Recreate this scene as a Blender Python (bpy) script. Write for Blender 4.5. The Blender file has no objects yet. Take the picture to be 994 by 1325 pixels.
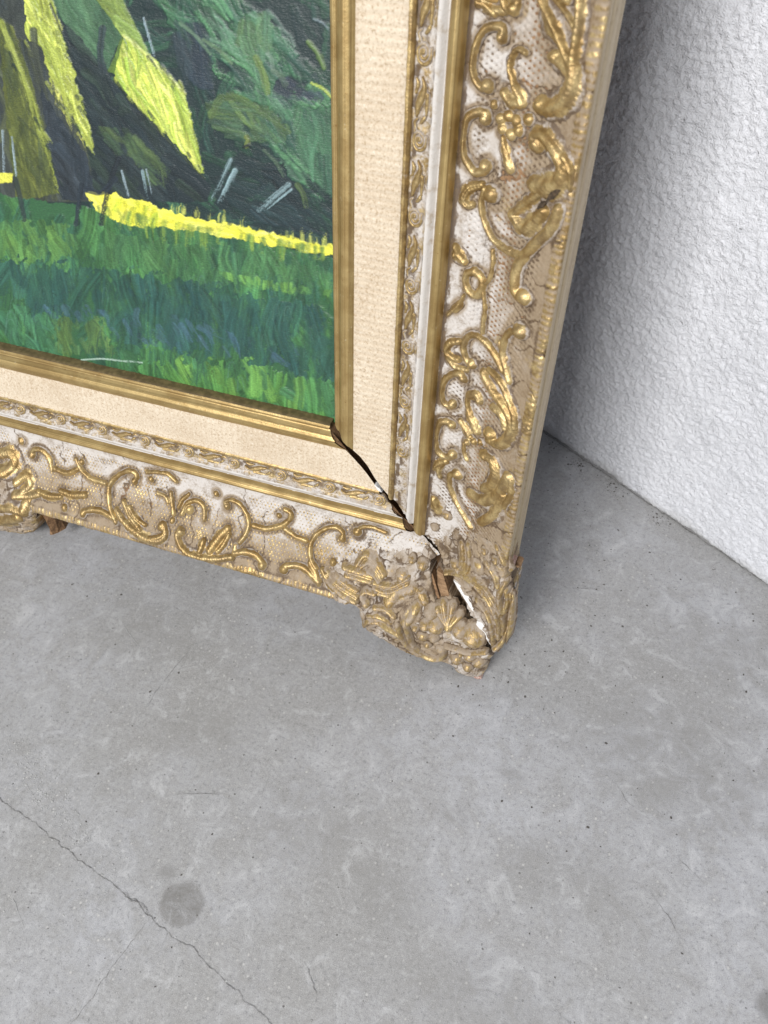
import bpy, math
import numpy as np
from mathutils import Matrix, Vector

# ------------------------------------------------------------------ placement of the leaning frame
# frame axes (metres): x along the bottom rail, y up along the stile, z out of the picture; origin = lower right sight corner
LEAN = math.radians(12.5)
TIP = Vector((0.1445, -0.2053, 0.03))                 # corner tip that stands on the floor
UP = Vector((0, math.cos(LEAN), math.sin(LEAN)))
BACK = Vector((0, math.sin(LEAN), -math.cos(LEAN)))
ROT = Matrix(((1, 0, 0), tuple(BACK), tuple(UP)))     # frame axes -> world axes (x right, y away, z up)
FRAME_M = Matrix.Translation(-(ROT @ TIP)) @ ROT.to_4x4()

# ------------------------------------------------------------------ camera
sc = bpy.context.scene
COL = sc.collection
cam_d = bpy.data.cameras.new('camera'); cam = bpy.data.objects.new('camera', cam_d); COL.objects.link(cam)
sc.camera = cam
CAM_R = Matrix(((0.93979055, -0.24079448, 0.2425113), (0.03002969, 0.76505402, 0.64326555), (-0.34042904, -0.59725235, 0.72622152)))
CAM_C = Vector((0.19306139, 0.32451859, 0.45147014))
cam.matrix_world = FRAME_M @ Matrix.Translation(CAM_C) @ CAM_R.to_4x4()
cam_d.sensor_fit = 'VERTICAL'; cam_d.sensor_height = 36.0; cam_d.lens = 36.0 * 1004.64 / 1325.0
cam_d.clip_start = 0.01; cam_d.clip_end = 60
cam_d.dof.use_dof = True; cam_d.dof.focus_distance = 0.60; cam_d.dof.aperture_fstop = 11

# ------------------------------------------------------------------ light: a wide open door in front, soft room light
world = bpy.data.worlds.new('World'); sc.world = world; world.use_nodes = True
bg = world.node_tree.nodes['Background']; bg.inputs[0].default_value = (0.82, 0.89, 1.0, 1); bg.inputs[1].default_value = 0.37
def area(name, loc, target, sx, sy, power, color):
    d = bpy.data.lights.new(name, 'AREA'); d.shape = 'RECTANGLE'; d.size = sx; d.size_y = sy; d.energy = power; d.color = color
    o = bpy.data.objects.new(name, d); COL.objects.link(o); o.location = loc
    o.rotation_euler = (Vector(target) - Vector(loc)).to_track_quat('-Z', 'Y').to_euler()
    return o
area('door_light', (-0.56, -2.36, 2.0), (0.0, 0.1, 0.2), 1.2, 1.2, 117, (1.0, 0.985, 0.97))
vs = sc.view_settings; vs.view_transform = 'Standard'; vs.look = 'None'; vs.exposure = 0.0; vs.gamma = 1.0
try: vs.use_curve_mapping = False
except Exception: pass
sc.render.engine = 'CYCLES'
sc.cycles.max_bounces = 6; sc.cycles.diffuse_bounces = 3; sc.cycles.glossy_bounces = 3; sc.cycles.transmission_bounces = 0; sc.cycles.volume_bounces = 0; sc.cycles.transparent_max_bounces = 2; sc.cycles.caustics_reflective = False

# ornament on the mouldings: name, moulding (S stile, B bottom rail, K corner), strokes of height and (along, across, half width) in mm
ORN=[
["scroll","S",[[3.2,[[258.9,99.0,1.96],[262.1,99.2,1.95],[263.2,95.0,1.96],[261.5,89.5,1.98],[256.9,85.6,2.0],[250.3,83.8,2.02],[243.2,83.7,2.04],[238.0,86.0,2.06],[235.1,89.8,2.06],[236.1,93.2,2.05]]],[4,[[258.7,98.6,2.75]]],[4,[[236.4,93.1,3.01]]]]],
["scroll","S",[[3.2,[[220.8,94.7,2.24],[223.5,94.3,2.23],[223.4,89.7,2.24],[220.5,84.1,2.26],[214.0,81.5,2.29],[206.0,81.5,2.31],[198.2,85.2,2.34],[193.5,90.9,2.34],[194.9,96.4,2.32]]],[4,[[220.9,94.0,2.94]]],[4,[[197.3,97.1,3.18]]]]],
["rosette","S",[[2.6,[[222.2,102.6,2.63]]],[2.6,[[224.6,107.0,2.6]]],[2.6,[[223.1,111.9,2.59]]],[2.6,[[219.1,113.8,2.6]]],[2.6,[[216.1,109.6,2.49]]],[2.6,[[217.5,104.3,2.36]]]]],
["bud","S",[[2.8,[[254.2,112.5,1.29],[254.8,108.0,1.3],[251.3,105.3,1.31],[246.6,104.8,1.32],[241.7,107.1,1.33],[236.2,109.5,1.34]]],[3,[[234.9,102.8,2.03],[231.5,107.2,2.03],[231.4,113.3,2.01]]],[3.2,[[238.4,108.9,1.87],[234.9,112.4,1.87],[231.7,114.5,1.87]]]]],
["bead","S",[[2.4,[[228.5,98.0,2.06]]]]],
["bead","S",[[2.8,[[225.4,119.0,2.68]]]]],
["leaf","S",[[2.2,[[214.1,105.6,1.25],[209.3,107.1,1.64],[203.2,109.6,2.02],[199.7,111.5,2.4]]]]],
["acanthus_leaf","S",[[3.6,[[280.3,115.1,1.72],[274.7,119.3,1.73],[267.3,126.1,1.73],[258.9,133.4,1.73],[252.3,138.3,1.73]]],[3.8,[[284.9,136.0,1.75],[279.2,137.5,1.77],[270.3,138.5,1.79],[258.9,138.7,1.83],[249.2,139.0,1.86]]],[3.0,[[279.2,122.3,1.09],[274.1,130.2,1.09],[268.9,136.1,1.08],[264.1,138.5,1.09]]],[3.2,[[255.0,127.0,2.14],[253.8,132.3,2.12],[250.0,137.4,2.11]]],[4.2,[[252.5,139.2,2.71],[246.1,140.0,2.73],[238.2,137.7,2.79],[233.5,131.2,2.85],[232.9,125.3,2.88]]],[4.6,[[233.7,125.2,3.53]]],[3.6,[[255.3,128.4,2.51]]],[2.5,[[276.6,118.6,1.97],[270.7,120.9,1.98],[265.8,123.5,1.99],[262.4,129.1,1.98]]]]],
["acanthus_leaf","S",[[3.8,[[215.2,125.5,2.7],[218.9,124.1,2.69],[220.7,128.4,2.66],[217.2,134.8,2.64],[212.0,140.1,2.63],[207.1,142.6,2.64]]],[3.6,[[209.1,142.9,3.69],[202.3,141.3,3.74],[197.1,134.5,3.82],[196.5,128.1,3.87]]],[4.4,[[215.9,125.7,3.5]]],[3,[[213.9,142.0,1.83],[207.5,147.4,1.84],[200.2,148.8,1.86]]]]],
["leaf","S",[[2.6,[[187.7,96.5,1.62],[184.9,88.6,1.63],[179.4,85.0,1.65],[174.5,87.4,1.66],[175.7,91.3,1.65]]]]],
["leaf","S",[[2.4,[[271.8,82.1,1.56],[271.1,87.0,1.56],[268.3,92.9,1.56]]]]],
["scroll","S",[[3,[[273.6,97.1,1.79],[270.6,99.7,1.79],[270.6,104.0,1.78],[274.0,105.0,1.77]]],[3.6,[[271.1,103.2,2.55]]]]],
["scroll","S",[[3.2,[[186.1,98.6,1.81],[180.5,97.1,1.83],[174.6,97.7,1.85],[168.6,100.6,1.86],[162.6,105.3,1.86],[159.1,111.1,1.86],[158.1,119.6,1.84]]],[4.2,[[184.2,102.4,4.11]]]]],
["acanthus_leaf","S",[[3.2,[[176.7,117.3,2.63],[173.1,122.2,2.62],[172.8,126.4,2.61],[178.8,131.5,2.56],[185.6,135.7,2.51]]],[3,[[178.1,117.8,1.91],[183.7,122.4,1.88],[190.6,129.4,1.84],[196.0,133.7,1.8]]],[2.6,[[196.4,125.0,1.83],[194.1,131.4,1.82],[193.2,138.2,1.8]]]]],
["scroll","S",[[3.4,[[189.6,144.0,2.68],[178.6,141.1,2.74],[168.8,134.8,2.82],[159.5,128.7,2.89],[151.5,125.1,2.94],[143.7,124.6,2.98],[136.9,125.7,3.0],[134.6,129.4,3.0]]],[4.2,[[135.7,131.9,3.97]]],[3,[[158.6,112.3,2.47],[157.0,119.8,2.45],[158.7,127.4,2.42]]]]],
["leaf","S",[[2.6,[[186.4,94.5,1.58],[182.9,88.8,1.6],[177.6,86.1,1.61],[174.5,89.1,1.62]]]]],
["leaf","S",[[2.8,[[149.3,82.9,2.2],[145.2,85.3,2.21],[142.0,89.8,2.21]]],[2.8,[[144.7,82.6,2.34]]]]],
["ring","S",[[3,[[137.9,96.8,2.21],[136.3,102.2,2.2],[130.7,103.6,2.21],[124.1,100.7,2.24],[124.5,95.4,2.25],[129.8,92.1,2.24],[135.4,92.7,2.22],[138.3,97.2,2.21]]]]],
["stem","S",[[2,[[153.9,107.5,1.25],[145.2,108.7,1.27],[136.8,107.4,1.28],[131.3,104.0,1.3]]]]],
["stem","S",[[2.2,[[128.9,104.3,1.3],[118.7,106.8,1.32],[110.3,107.1,1.33],[102.2,107.1,1.35]]]]],
["leaf","S",[[2.8,[[120.9,92.0,1.2],[114.8,89.0,1.08],[109.6,85.1,0.95],[105.6,81.3,0.82]]],[2.6,[[114.9,89.7,2.16],[110.6,86.5,2.18]]]]],
["scroll","S",[[3.2,[[77.2,103.3,2.24],[80.9,98.0,2.24],[87.9,95.7,2.22],[95.5,97.9,2.2],[98.8,104.2,2.17],[96.5,112.1,2.16],[91.5,119.2,2.15],[85.0,125.4,2.15]]],[3.6,[[78.0,102.9,3.08]]]]],
["scroll","S",[[3.2,[[115.0,132.8,2.04],[111.7,126.4,2.07],[104.0,123.4,2.1],[94.7,123.9,2.13],[86.3,127.8,2.14],[80.4,130.7,2.15]]],[4.2,[[114.9,132.5,4.09]]]]],
["leaf","S",[[2.8,[[89.8,91.5,2.09],[87.2,85.7,2.1],[81.0,82.8,2.12],[77.3,87.4,2.13],[77.2,92.0,2.12]]],[2.2,[[78.0,83.5,1.71],[71.5,89.4,1.71],[71.8,99.0,1.7]]]]],
["scroll","S",[[3.2,[[65.1,98.3,2.3],[67.6,95.5,2.29],[65.5,89.1,2.31],[59.0,84.1,2.34],[49.5,82.2,2.37],[42.4,85.2,2.38],[40.9,90.2,2.38],[44.8,92.5,2.37]]],[3.8,[[65.4,97.8,2.91]]],[3.8,[[43.3,91.6,3.01]]]]],
["scroll","S",[[3.2,[[26.7,93.4,2.58],[28.2,89.7,2.58],[25.4,83.5,2.6],[17.4,80.9,2.62],[8.5,80.7,2.65],[-0.0,85.1,2.68],[-1.2,92.0,2.67],[4.0,96.6,2.64]]],[3.8,[[27.1,92.5,3.06]]],[3.8,[[3.3,96.0,3.31]]]]],
["bud","S",[[3,[[55.0,104.0,2.47],[58.0,108.2,2.44],[54.7,111.3,2.45]]],[2.6,[[55.1,102.5,1.54],[48.0,102.6,1.56],[41.3,105.6,1.56]]],[3,[[41.1,105.3,2.5],[36.5,109.0,2.51],[31.3,112.1,2.52]]],[2.8,[[32.3,99.2,2.23],[27.5,104.5,2.23],[22.6,107.9,2.23]]]]],
["rosette","S",[[3,[[22.1,110.8,2.39]]],[2.8,[[18.4,105.5,2.09]]],[2.8,[[24.4,107.7,2.07]]],[2.8,[[24.5,116.1,2.21]]]]],
["stem","S",[[2,[[16.2,103.5,1.45],[9.7,104.2,1.46],[4.4,107.2,1.47]]]]],
["acanthus_leaf","S",[[3.6,[[76.4,112.3,2.67],[70.7,116.2,2.68],[64.3,124.8,2.67],[59.0,132.8,2.66],[51.7,136.9,2.66],[41.0,135.7,2.71],[31.8,129.7,2.76],[31.0,122.9,2.79]]],[3.2,[[79.8,115.8,1.91],[77.0,124.3,1.9],[68.9,131.7,1.9],[59.5,138.1,1.9],[51.8,139.4,1.92]]],[4.2,[[35.2,122.3,3.71]]],[2.8,[[101.7,120.5,1.28],[93.3,125.5,1.28],[86.7,128.3,1.29]]],[3,[[55.9,122.0,2.41],[53.6,129.6,2.39],[47.0,132.9,2.4]]]]],
["acanthus_leaf","S",[[3.6,[[17.3,119.6,2.85],[16.5,126.9,2.83],[9.3,130.8,2.84],[-2.4,129.6,2.88],[-9.6,124.2,2.93]]],[4,[[16.9,121.1,3.48]]],[3.2,[[-21.7,113.6,3.34],[-20.1,124.2,3.29],[-5.9,135.2,3.19],[13.4,140.3,3.09]]],[3,[[-3.7,138.8,2.53],[-22.9,134.8,2.61],[-40.2,124.9,2.7]]],[2.6,[[13.3,142.7,1.85],[2.3,144.3,1.87],[-12.0,141.1,1.91]]]]],
["scroll","S",[[3,[[-10.8,100.0,2.34],[-15.4,95.9,2.37],[-24.7,96.6,2.39],[-35.5,102.7,2.4],[-45.3,112.0,2.41],[-50.1,117.2,2.41]]],[4,[[-11.5,101.3,4.02]]]]],
["leaf","S",[[2.6,[[-16.2,79.7,2.21],[-9.2,85.8,2.2],[-5.3,90.9,2.18]]],[2.2,[[-21.3,87.7,1.54],[-15.6,85.4,1.53],[-9.3,88.5,1.52]]]]],
["leaf","S",[[2.8,[[-43.6,83.9,2.81],[-49.5,86.6,2.83],[-53.4,88.4,2.84]]]]],
["scroll","B",[[3.2,[[94.4,102.5,2.39],[96.2,99.4,2.39],[91.0,96.1,2.38],[82.5,97.7,2.37],[74.9,105.6,2.38],[72.2,113.0,2.38],[73.5,120.4,2.39],[77.5,127.1,2.4]]],[3.8,[[94.5,102.2,3.38]]]]],
["scroll","B",[[3.2,[[67.9,112.4,2.58],[55.9,111.8,2.56],[43.7,106.7,2.55],[36.7,100.1,2.53],[35.9,93.7,2.52],[41.2,91.8,2.52]]],[3.4,[[46.0,98.2,2.93]]]]],
["stem","B",[[2.6,[[39.1,108.6,2.35],[29.6,111.6,2.34],[19.1,112.8,2.33]]]]],
["scroll","B",[[3.4,[[-11.9,103.8,2.49],[-11.5,98.6,2.48],[-5.3,95.6,2.48],[2.6,98.2,2.5],[11.2,106.1,2.51],[14.7,116.2,2.53],[12.2,124.2,2.53],[6.0,130.5,2.53]]],[4,[[-11.6,103.3,3.25]]]]],
["scroll","B",[[2.8,[[-23.4,95.5,2.09],[-26.2,90.3,2.08],[-35.1,86.8,2.06],[-47.1,88.5,2.06]]],[3.8,[[-23.7,94.8,3.98]]]]],
["scroll","B",[[3.2,[[81.0,136.1,2.8],[70.8,133.0,2.79],[61.4,133.3,2.78],[53.8,136.7,2.78]]],[3.8,[[53.6,138.7,4.17]]],[2.4,[[81.5,130.9,2.8],[81.0,136.1,2.8]]]]],
["scroll","B",[[3.2,[[35.2,137.9,2.96],[31.8,134.9,2.95],[22.5,132.2,2.94],[13.5,133.7,2.93],[1.2,139.2,2.92]]],[3.8,[[33.3,137.2,3.74]]],[2.8,[[11.8,127.6,3.12],[5.2,134.4,3.12],[1.0,139.9,3.11]]]]],
["acanthus_leaf","B",[[3,[[0.6,130.2,2.33],[-8.7,138.6,2.33],[-20.1,141.7,2.32],[-31.7,142.9,2.31]]],[2.8,[[-5.1,132.1,1.94],[-16.8,137.6,1.93],[-30.1,140.3,1.92]]],[2.8,[[-7.5,123.2,2.9]]],[2.6,[[-16.1,128.1,2.7]]]]],
["rosette","B",[[3.4,[[129.8,113.3,4.05]]],[3,[[149.0,104.1,2.44],[145.5,116.4,2.45],[144.3,119.7,2.45]]],[3,[[131.4,100.8,2.22],[137.5,106.9,2.23],[140.2,113.4,2.24]]],[3,[[136.3,118.0,2.44],[132.6,108.8,2.43],[124.0,104.8,2.42],[116.2,107.9,2.41],[114.3,117.3,2.42]]],[2.6,[[162.0,107.0,2.04],[154.8,108.0,2.04],[150.8,111.9,2.04]]]]],
["bead","B",[[2.8,[[144.4,125.1,3.07]]]]],
["bead","B",[[3,[[105.8,94.3,2.98]]]]],
["acanthus_leaf","B",[[3.4,[[134.5,131.5,2.86],[137.4,135.0,2.86],[132.5,141.5,2.86],[122.0,146.0,2.86],[104.0,145.4,2.84],[82.3,139.4,2.81]]],[4,[[134.9,131.6,3.88]]],[3.2,[[113.4,141.8,2.64],[112.4,137.4,2.63],[111.7,133.6,2.63]]],[3.4,[[104.0,139.0,3.64],[97.9,128.4,3.62],[91.5,120.0,3.61]]],[3,[[96.2,138.1,2.42],[91.5,131.3,2.41],[89.2,123.9,2.4]]]]],
["scroll","B",[[3.4,[[151.8,130.0,2.87],[149.2,134.8,2.87],[153.6,140.0,2.88],[164.8,143.9,2.9]]],[3.8,[[152.7,130.1,3.49]]]]],
["acanthus_leaf","B",[[3.4,[[153.6,131.3,3.03],[148.6,135.8,3.02],[152.6,141.9,3.03],[164.8,144.0,3.05],[179.9,140.4,3.06],[193.1,134.9,3.07],[200.4,128.8,3.08]]],[4,[[153.6,131.3,3.92]]],[3.2,[[194.9,121.3,2.52],[187.1,129.9,2.52],[174.2,138.5,2.51]]],[3,[[188.4,123.9,2.16],[180.8,130.2,2.16],[170.3,134.0,2.15]]]]],
["scroll","B",[[3.4,[[185.9,102.3,2.67],[184.0,95.9,2.66],[191.9,94.0,2.67],[203.3,101.1,2.69],[210.7,110.9,2.71],[209.9,122.1,2.72],[205.9,130.7,2.72],[199.2,137.6,2.72]]],[4,[[185.9,102.0,3.21]]]]],
["scroll","B",[[3.2,[[233.7,138.0,2.75],[229.9,135.2,2.74],[215.9,132.7,2.73],[204.2,135.1,2.72]]],[3.6,[[233.7,138.0,3.67]]]]],
["scroll","B",[[3,[[247.2,96.6,2.54],[242.3,104.0,2.55],[231.0,109.8,2.54],[215.6,110.6,2.53]]],[3,[[241.4,97.6,2.9]]]]],
["scroll","B",[[3,[[269.7,109.9,2.58],[256.9,111.0,2.57],[245.4,104.7,2.55]]]]],
["scroll","B",[[3.2,[[294.5,102.7,2.59],[292.8,97.6,2.58],[283.8,96.1,2.57],[275.5,102.5,2.58],[272.3,110.5,2.58]]],[3.8,[[294.6,102.3,3.52]]]]],
["bead","B",[[3,[[306.9,92.8,3.7]]]]],
["bead","B",[[3,[[254.3,138.0,3.32]]]]],
["bead","B",[[3,[[169.7,96.5,3.0]]]]],
["leaf","B",[[3,[[284.1,131.6,2.61],[272.7,132.5,2.6],[259.9,130.8,2.59]]],[3,[[260.9,126.2,2.58],[249.7,127.1,2.57],[235.2,124.1,2.56]]]]],
["scroll","B",[[3,[[173.4,90.9,2.29],[163.0,88.3,2.28],[152.8,87.5,2.27],[145.1,92.4,2.27]]]]],
["acanthus_leaf","B",[[4,[[330.9,108.8,4.51],[319.6,106.5,4.49],[313.6,112.3,4.49],[320.4,120.3,4.51],[329.2,122.0,4.53]]],[3.6,[[308.7,127.8,3.75],[299.8,121.1,3.74],[294.2,126.5,3.73],[300.5,133.3,3.75]]],[3.4,[[307.4,136.9,3.38],[294.1,135.9,3.37],[283.9,132.4,3.35]]]]],
["acanthus_leaf","B",[[4,[[339.7,178.3,5.09],[322.6,170.2,5.02],[306.4,160.0,4.95]]],[3.4,[[326.8,155.2,4.58],[311.2,150.3,4.54],[297.7,151.0,4.52],[295.0,140.7,4.49]]]]],
["scroll","K",[[4,[[109.4,-168.3,2.84],[112.7,-175.1,2.86],[108.8,-184.4,2.89],[100.5,-188.1,2.91],[91.2,-183.7,2.91],[84.3,-172.3,2.88],[80.7,-157.6,2.84],[78.1,-145.6,2.82]]],[4.6,[[109.9,-170.0,4.63]]]]],
["scroll","K",[[3.4,[[72.0,-153.2,2.84],[74.6,-168.2,2.88],[80.9,-180.7,2.91],[90.0,-188.0,2.92]]]]],
["berry","K",[[5,[[97.4,-134.9,6.27]]]]],
["berry","K",[[5,[[102.8,-143.8,6.97]]]]],
["berry","K",[[4.4,[[94.7,-145.4,4.9]]]]],
["berry","K",[[4.4,[[93.5,-158.9,5.31]]]]],
["berry","K",[[4.2,[[87.3,-150.0,3.87]]]]],
["berry","K",[[4.2,[[103.0,-157.5,4.93]]]]],
["berry","K",[[4.2,[[98.2,-169.0,3.93]]]]],
["shell","K",[[3.8,[[113.1,-141.0,1.91],[105.3,-134.8,2.43],[101.5,-131.4,2.95]]],[4,[[113.2,-140.2,1.91],[108.7,-132.6,2.51],[105.4,-126.2,3.12]]],[4,[[113.6,-140.2,1.91],[113.0,-132.4,2.51],[112.8,-126.8,3.11]]],[3.8,[[114.3,-140.7,1.9],[117.9,-134.9,2.42],[119.8,-131.2,2.93]]],[4.6,[[113.4,-140.9,3.46]]]]],
["boss","K",[[4.6,[[123.1,-142.0,6.56]]]]],
["boss","K",[[5.5,[[134.2,-143.8,9.46]]]]],
["boss","K",[[5,[[123.3,-178.7,6.08]]]]],
["boss","K",[[5,[[133.7,-168.5,5.64]]]]],
["boss","K",[[5,[[142.2,-174.3,6.36]]]]],
["bead","K",[[5,[[126.7,-166.1,3.17]]]]],
["boss","K",[[4.6,[[133.2,-185.4,5.02]]]]],
["scroll","K",[[4,[[114.0,-162.2,2.29],[121.7,-162.1,2.29],[132.7,-162.1,2.28],[146.1,-154.1,2.24]]]]],
["acanthus_leaf","K",[[3.6,[[28.7,-117.3,2.49],[33.0,-110.4,2.48],[43.0,-111.3,2.47],[52.7,-118.4,2.47]]],[3.2,[[32.7,-117.9,1.96],[38.3,-113.3,1.95],[45.8,-117.3,1.95],[51.3,-122.3,1.94]]],[3,[[38.9,-119.7,1.77],[43.9,-120.8,1.77],[49.7,-125.0,1.77]]]]],
["acanthus_leaf","K",[[3.4,[[46.8,-129.6,1.95],[60.3,-129.6,1.94],[73.7,-120.2,1.93]]],[3.4,[[46.5,-125.8,1.95],[60.7,-125.2,1.94],[72.7,-116.5,1.92]]],[3,[[51.7,-132.3,1.77],[64.7,-131.6,1.76],[74.9,-124.6,1.75]]]]],
["leaf","K",[[3.2,[[18.1,-122.0,2.51],[31.8,-121.6,2.49],[43.7,-122.0,2.48]]],[2.8,[[21.6,-126.8,2.15],[33.0,-126.5,2.14],[42.6,-126.7,2.13]]]]],
["berry","K",[[3.8,[[67.7,-116.5,5.61]]]]],
["boss","K",[[4,[[81.7,-104.5,4.86]]]]],
["berry","K",[[3.6,[[72.6,-103.1,3.48]]]]],
["scroll","K",[[3.6,[[44.1,-141.3,2.31],[38.6,-137.8,2.32],[41.0,-133.2,2.31],[48.6,-133.2,2.31]]],[3.8,[[42.9,-141.9,3.2]]]]],
["acanthus_leaf","K",[[3.6,[[41.8,-168.9,2.55],[46.5,-161.0,2.53],[55.1,-158.0,2.51],[64.2,-163.1,2.52],[73.6,-167.3,2.52]]],[3,[[46.4,-153.1,2.15],[55.8,-149.4,2.14],[65.4,-153.3,2.14]]],[3,[[51.0,-143.0,2.13],[60.4,-142.1,2.12],[68.4,-145.6,2.12]]]]],
["leaf","K",[[3.4,[[4.5,-135.2,2.53],[17.4,-139.1,2.52],[33.8,-142.6,2.5]]],[3,[[2.7,-128.8,1.98],[15.9,-134.2,1.98],[34.7,-138.7,1.96]]],[2.8,[[12.4,-128.9,1.8],[23.2,-132.6,1.79],[33.5,-134.8,1.78]]]]],
["leaf","K",[[3.6,[[61.3,-136.0,4.59],[67.4,-127.9,4.57],[77.3,-123.3,4.55]]],[3.6,[[84.3,-135.2,3.5],[82.6,-141.4,3.51],[78.2,-148.5,3.53]]],[3.2,[[85.0,-124.5,3.14],[90.0,-129.6,3.14]]]]],
["leaf","K",[[3.4,[[106.8,-91.8,2.37],[112.0,-96.7,2.37],[118.4,-90.4,2.34],[119.8,-76.5,2.3],[117.5,-66.3,2.28]]],[3,[[111.9,-69.7,2.3],[114.0,-79.4,2.32],[113.9,-90.9,2.35]]]]],
["berry","K",[[4,[[108.1,-92.7,4.4]]]]],
["boss","K",[[4,[[127.2,-78.8,6.52]]]]],
["berry","K",[[3,[[95.9,-54.2,4.27]]]]],
["berry","K",[[3.2,[[87.0,-70.8,3.7]]]]],
["acanthus_leaf","K",[[3.8,[[102.0,-105.0,2.24],[117.2,-97.9,2.19],[132.9,-98.0,2.15],[143.9,-103.6,2.13],[152.1,-117.8,2.15],[154.2,-134.4,2.19]]],[3.6,[[118.8,-93.6,2.01],[135.1,-91.3,1.96],[148.1,-100.7,1.96],[155.6,-116.3,1.98],[157.2,-130.7,2.01]]],[3.6,[[131.4,-109.7,1.85],[141.7,-115.0,1.83],[148.0,-127.5,1.85],[150.7,-141.1,1.87]]],[3.4,[[127.3,-94.8,1.83],[137.5,-93.4,1.8],[146.1,-99.6,1.79]]]]],
["scroll","K",[[3.8,[[152.3,-75.4,2.21],[148.8,-86.2,2.24],[150.5,-99.1,2.27],[154.7,-105.8,2.29],[156.1,-94.6,2.26],[153.5,-84.0,2.23]]]]],
["scroll","K",[[4,[[157.4,-87.1,2.4],[160.1,-107.2,2.45],[160.4,-126.8,2.5],[157.0,-142.3,2.55],[153.4,-148.3,2.57]]]]],
["leaf","K",[[3.2,[[133.8,-67.8,2.24],[141.6,-73.0,2.23],[146.3,-81.0,2.24]]],[3.2,[[140.0,-49.7,2.02],[146.4,-56.7,2.02],[153.1,-63.0,2.03]]]]],
["berry","K",[[3.4,[[130.8,-61.0,2.86]]]]],
["berry","K",[[3.4,[[140.8,-60.7,3.14]]]]]]
# ------------------------------------------------------------------ helpers
RNG = np.random.RandomState(7)
TAB = RNG.rand(256, 256)
def vnoise(x, y, seed=0):
    x = x + seed * 17.31; y = y + seed * 9.77
    xi = np.floor(x).astype(int); yi = np.floor(y).astype(int); fx = x - xi; fy = y - yi
    fx = fx * fx * (3 - 2 * fx); fy = fy * fy * (3 - 2 * fy)
    a = TAB[xi & 255, yi & 255]; b = TAB[(xi + 1) & 255, yi & 255]; c = TAB[xi & 255, (yi + 1) & 255]; d = TAB[(xi + 1) & 255, (yi + 1) & 255]
    return (a + (b - a) * fx) * (1 - fy) + (c + (d - c) * fx) * fy
def fbm(x, y, seed=0, o=4):
    r = 0; a = 0.5
    for i in range(o):
        r = r + a * vnoise(x, y, seed + i); x = x * 2.03; y = y * 2.03; a *= 0.5
    return r / (1 - 0.5 ** o)
def sstep(a, b, x):
    t = np.clip((x - a) / (b - a), 0, 1); return t * t * (3 - 2 * t)
def new_mesh(name, verts, faces, attrs=None, smooth=True):
    me = bpy.data.meshes.new(name)
    verts = np.asarray(verts, dtype=np.float32).reshape(-1, 3)
    if isinstance(faces, np.ndarray):
        n, k = faces.shape
        me.vertices.add(len(verts)); me.vertices.foreach_set('co', verts.ravel())
        me.loops.add(n * k); me.loops.foreach_set('vertex_index', faces.astype(np.int32).ravel())
        me.polygons.add(n); me.polygons.foreach_set('loop_start', np.arange(0, n * k, k, dtype=np.int32)); me.polygons.foreach_set('loop_total', np.full(n, k, dtype=np.int32))
        me.update(calc_edges=True)
    else:
        me.from_pydata([tuple(map(float, v)) for v in verts], [], faces); me.update()
    me.validate()
    if smooth: me.polygons.foreach_set('use_smooth', np.ones(len(me.polygons), dtype=bool))
    for k, v in (attrs or {}).items():
        v = np.asarray(v, dtype=np.float32)
        a = me.attributes.new(k, 'FLOAT_COLOR', 'POINT')
        if v.shape[1] == 3: v = np.c_[v, np.ones(len(v), np.float32)]
        a.data.foreach_set('color', v.ravel())
    return me
def obj(name, me, mat, parent=None):
    o = bpy.data.objects.new(name, me); COL.objects.link(o)
    if mat and not me.materials: me.materials.append(mat)
    if parent: o.parent = parent
    return o
def grid_faces(nr, nc):
    i = np.arange(nr * nc).reshape(nr, nc)
    return np.stack([i[:-1, :-1], i[:-1, 1:], i[1:, 1:], i[1:, :-1]], -1).reshape(-1, 4)
def compact(verts, faces, attrs):
    used = np.zeros(len(verts), bool); used[faces.ravel()] = True
    idx = np.cumsum(used) - 1
    return verts[used], idx[faces], {k: v[used] for k, v in attrs.items()}

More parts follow.
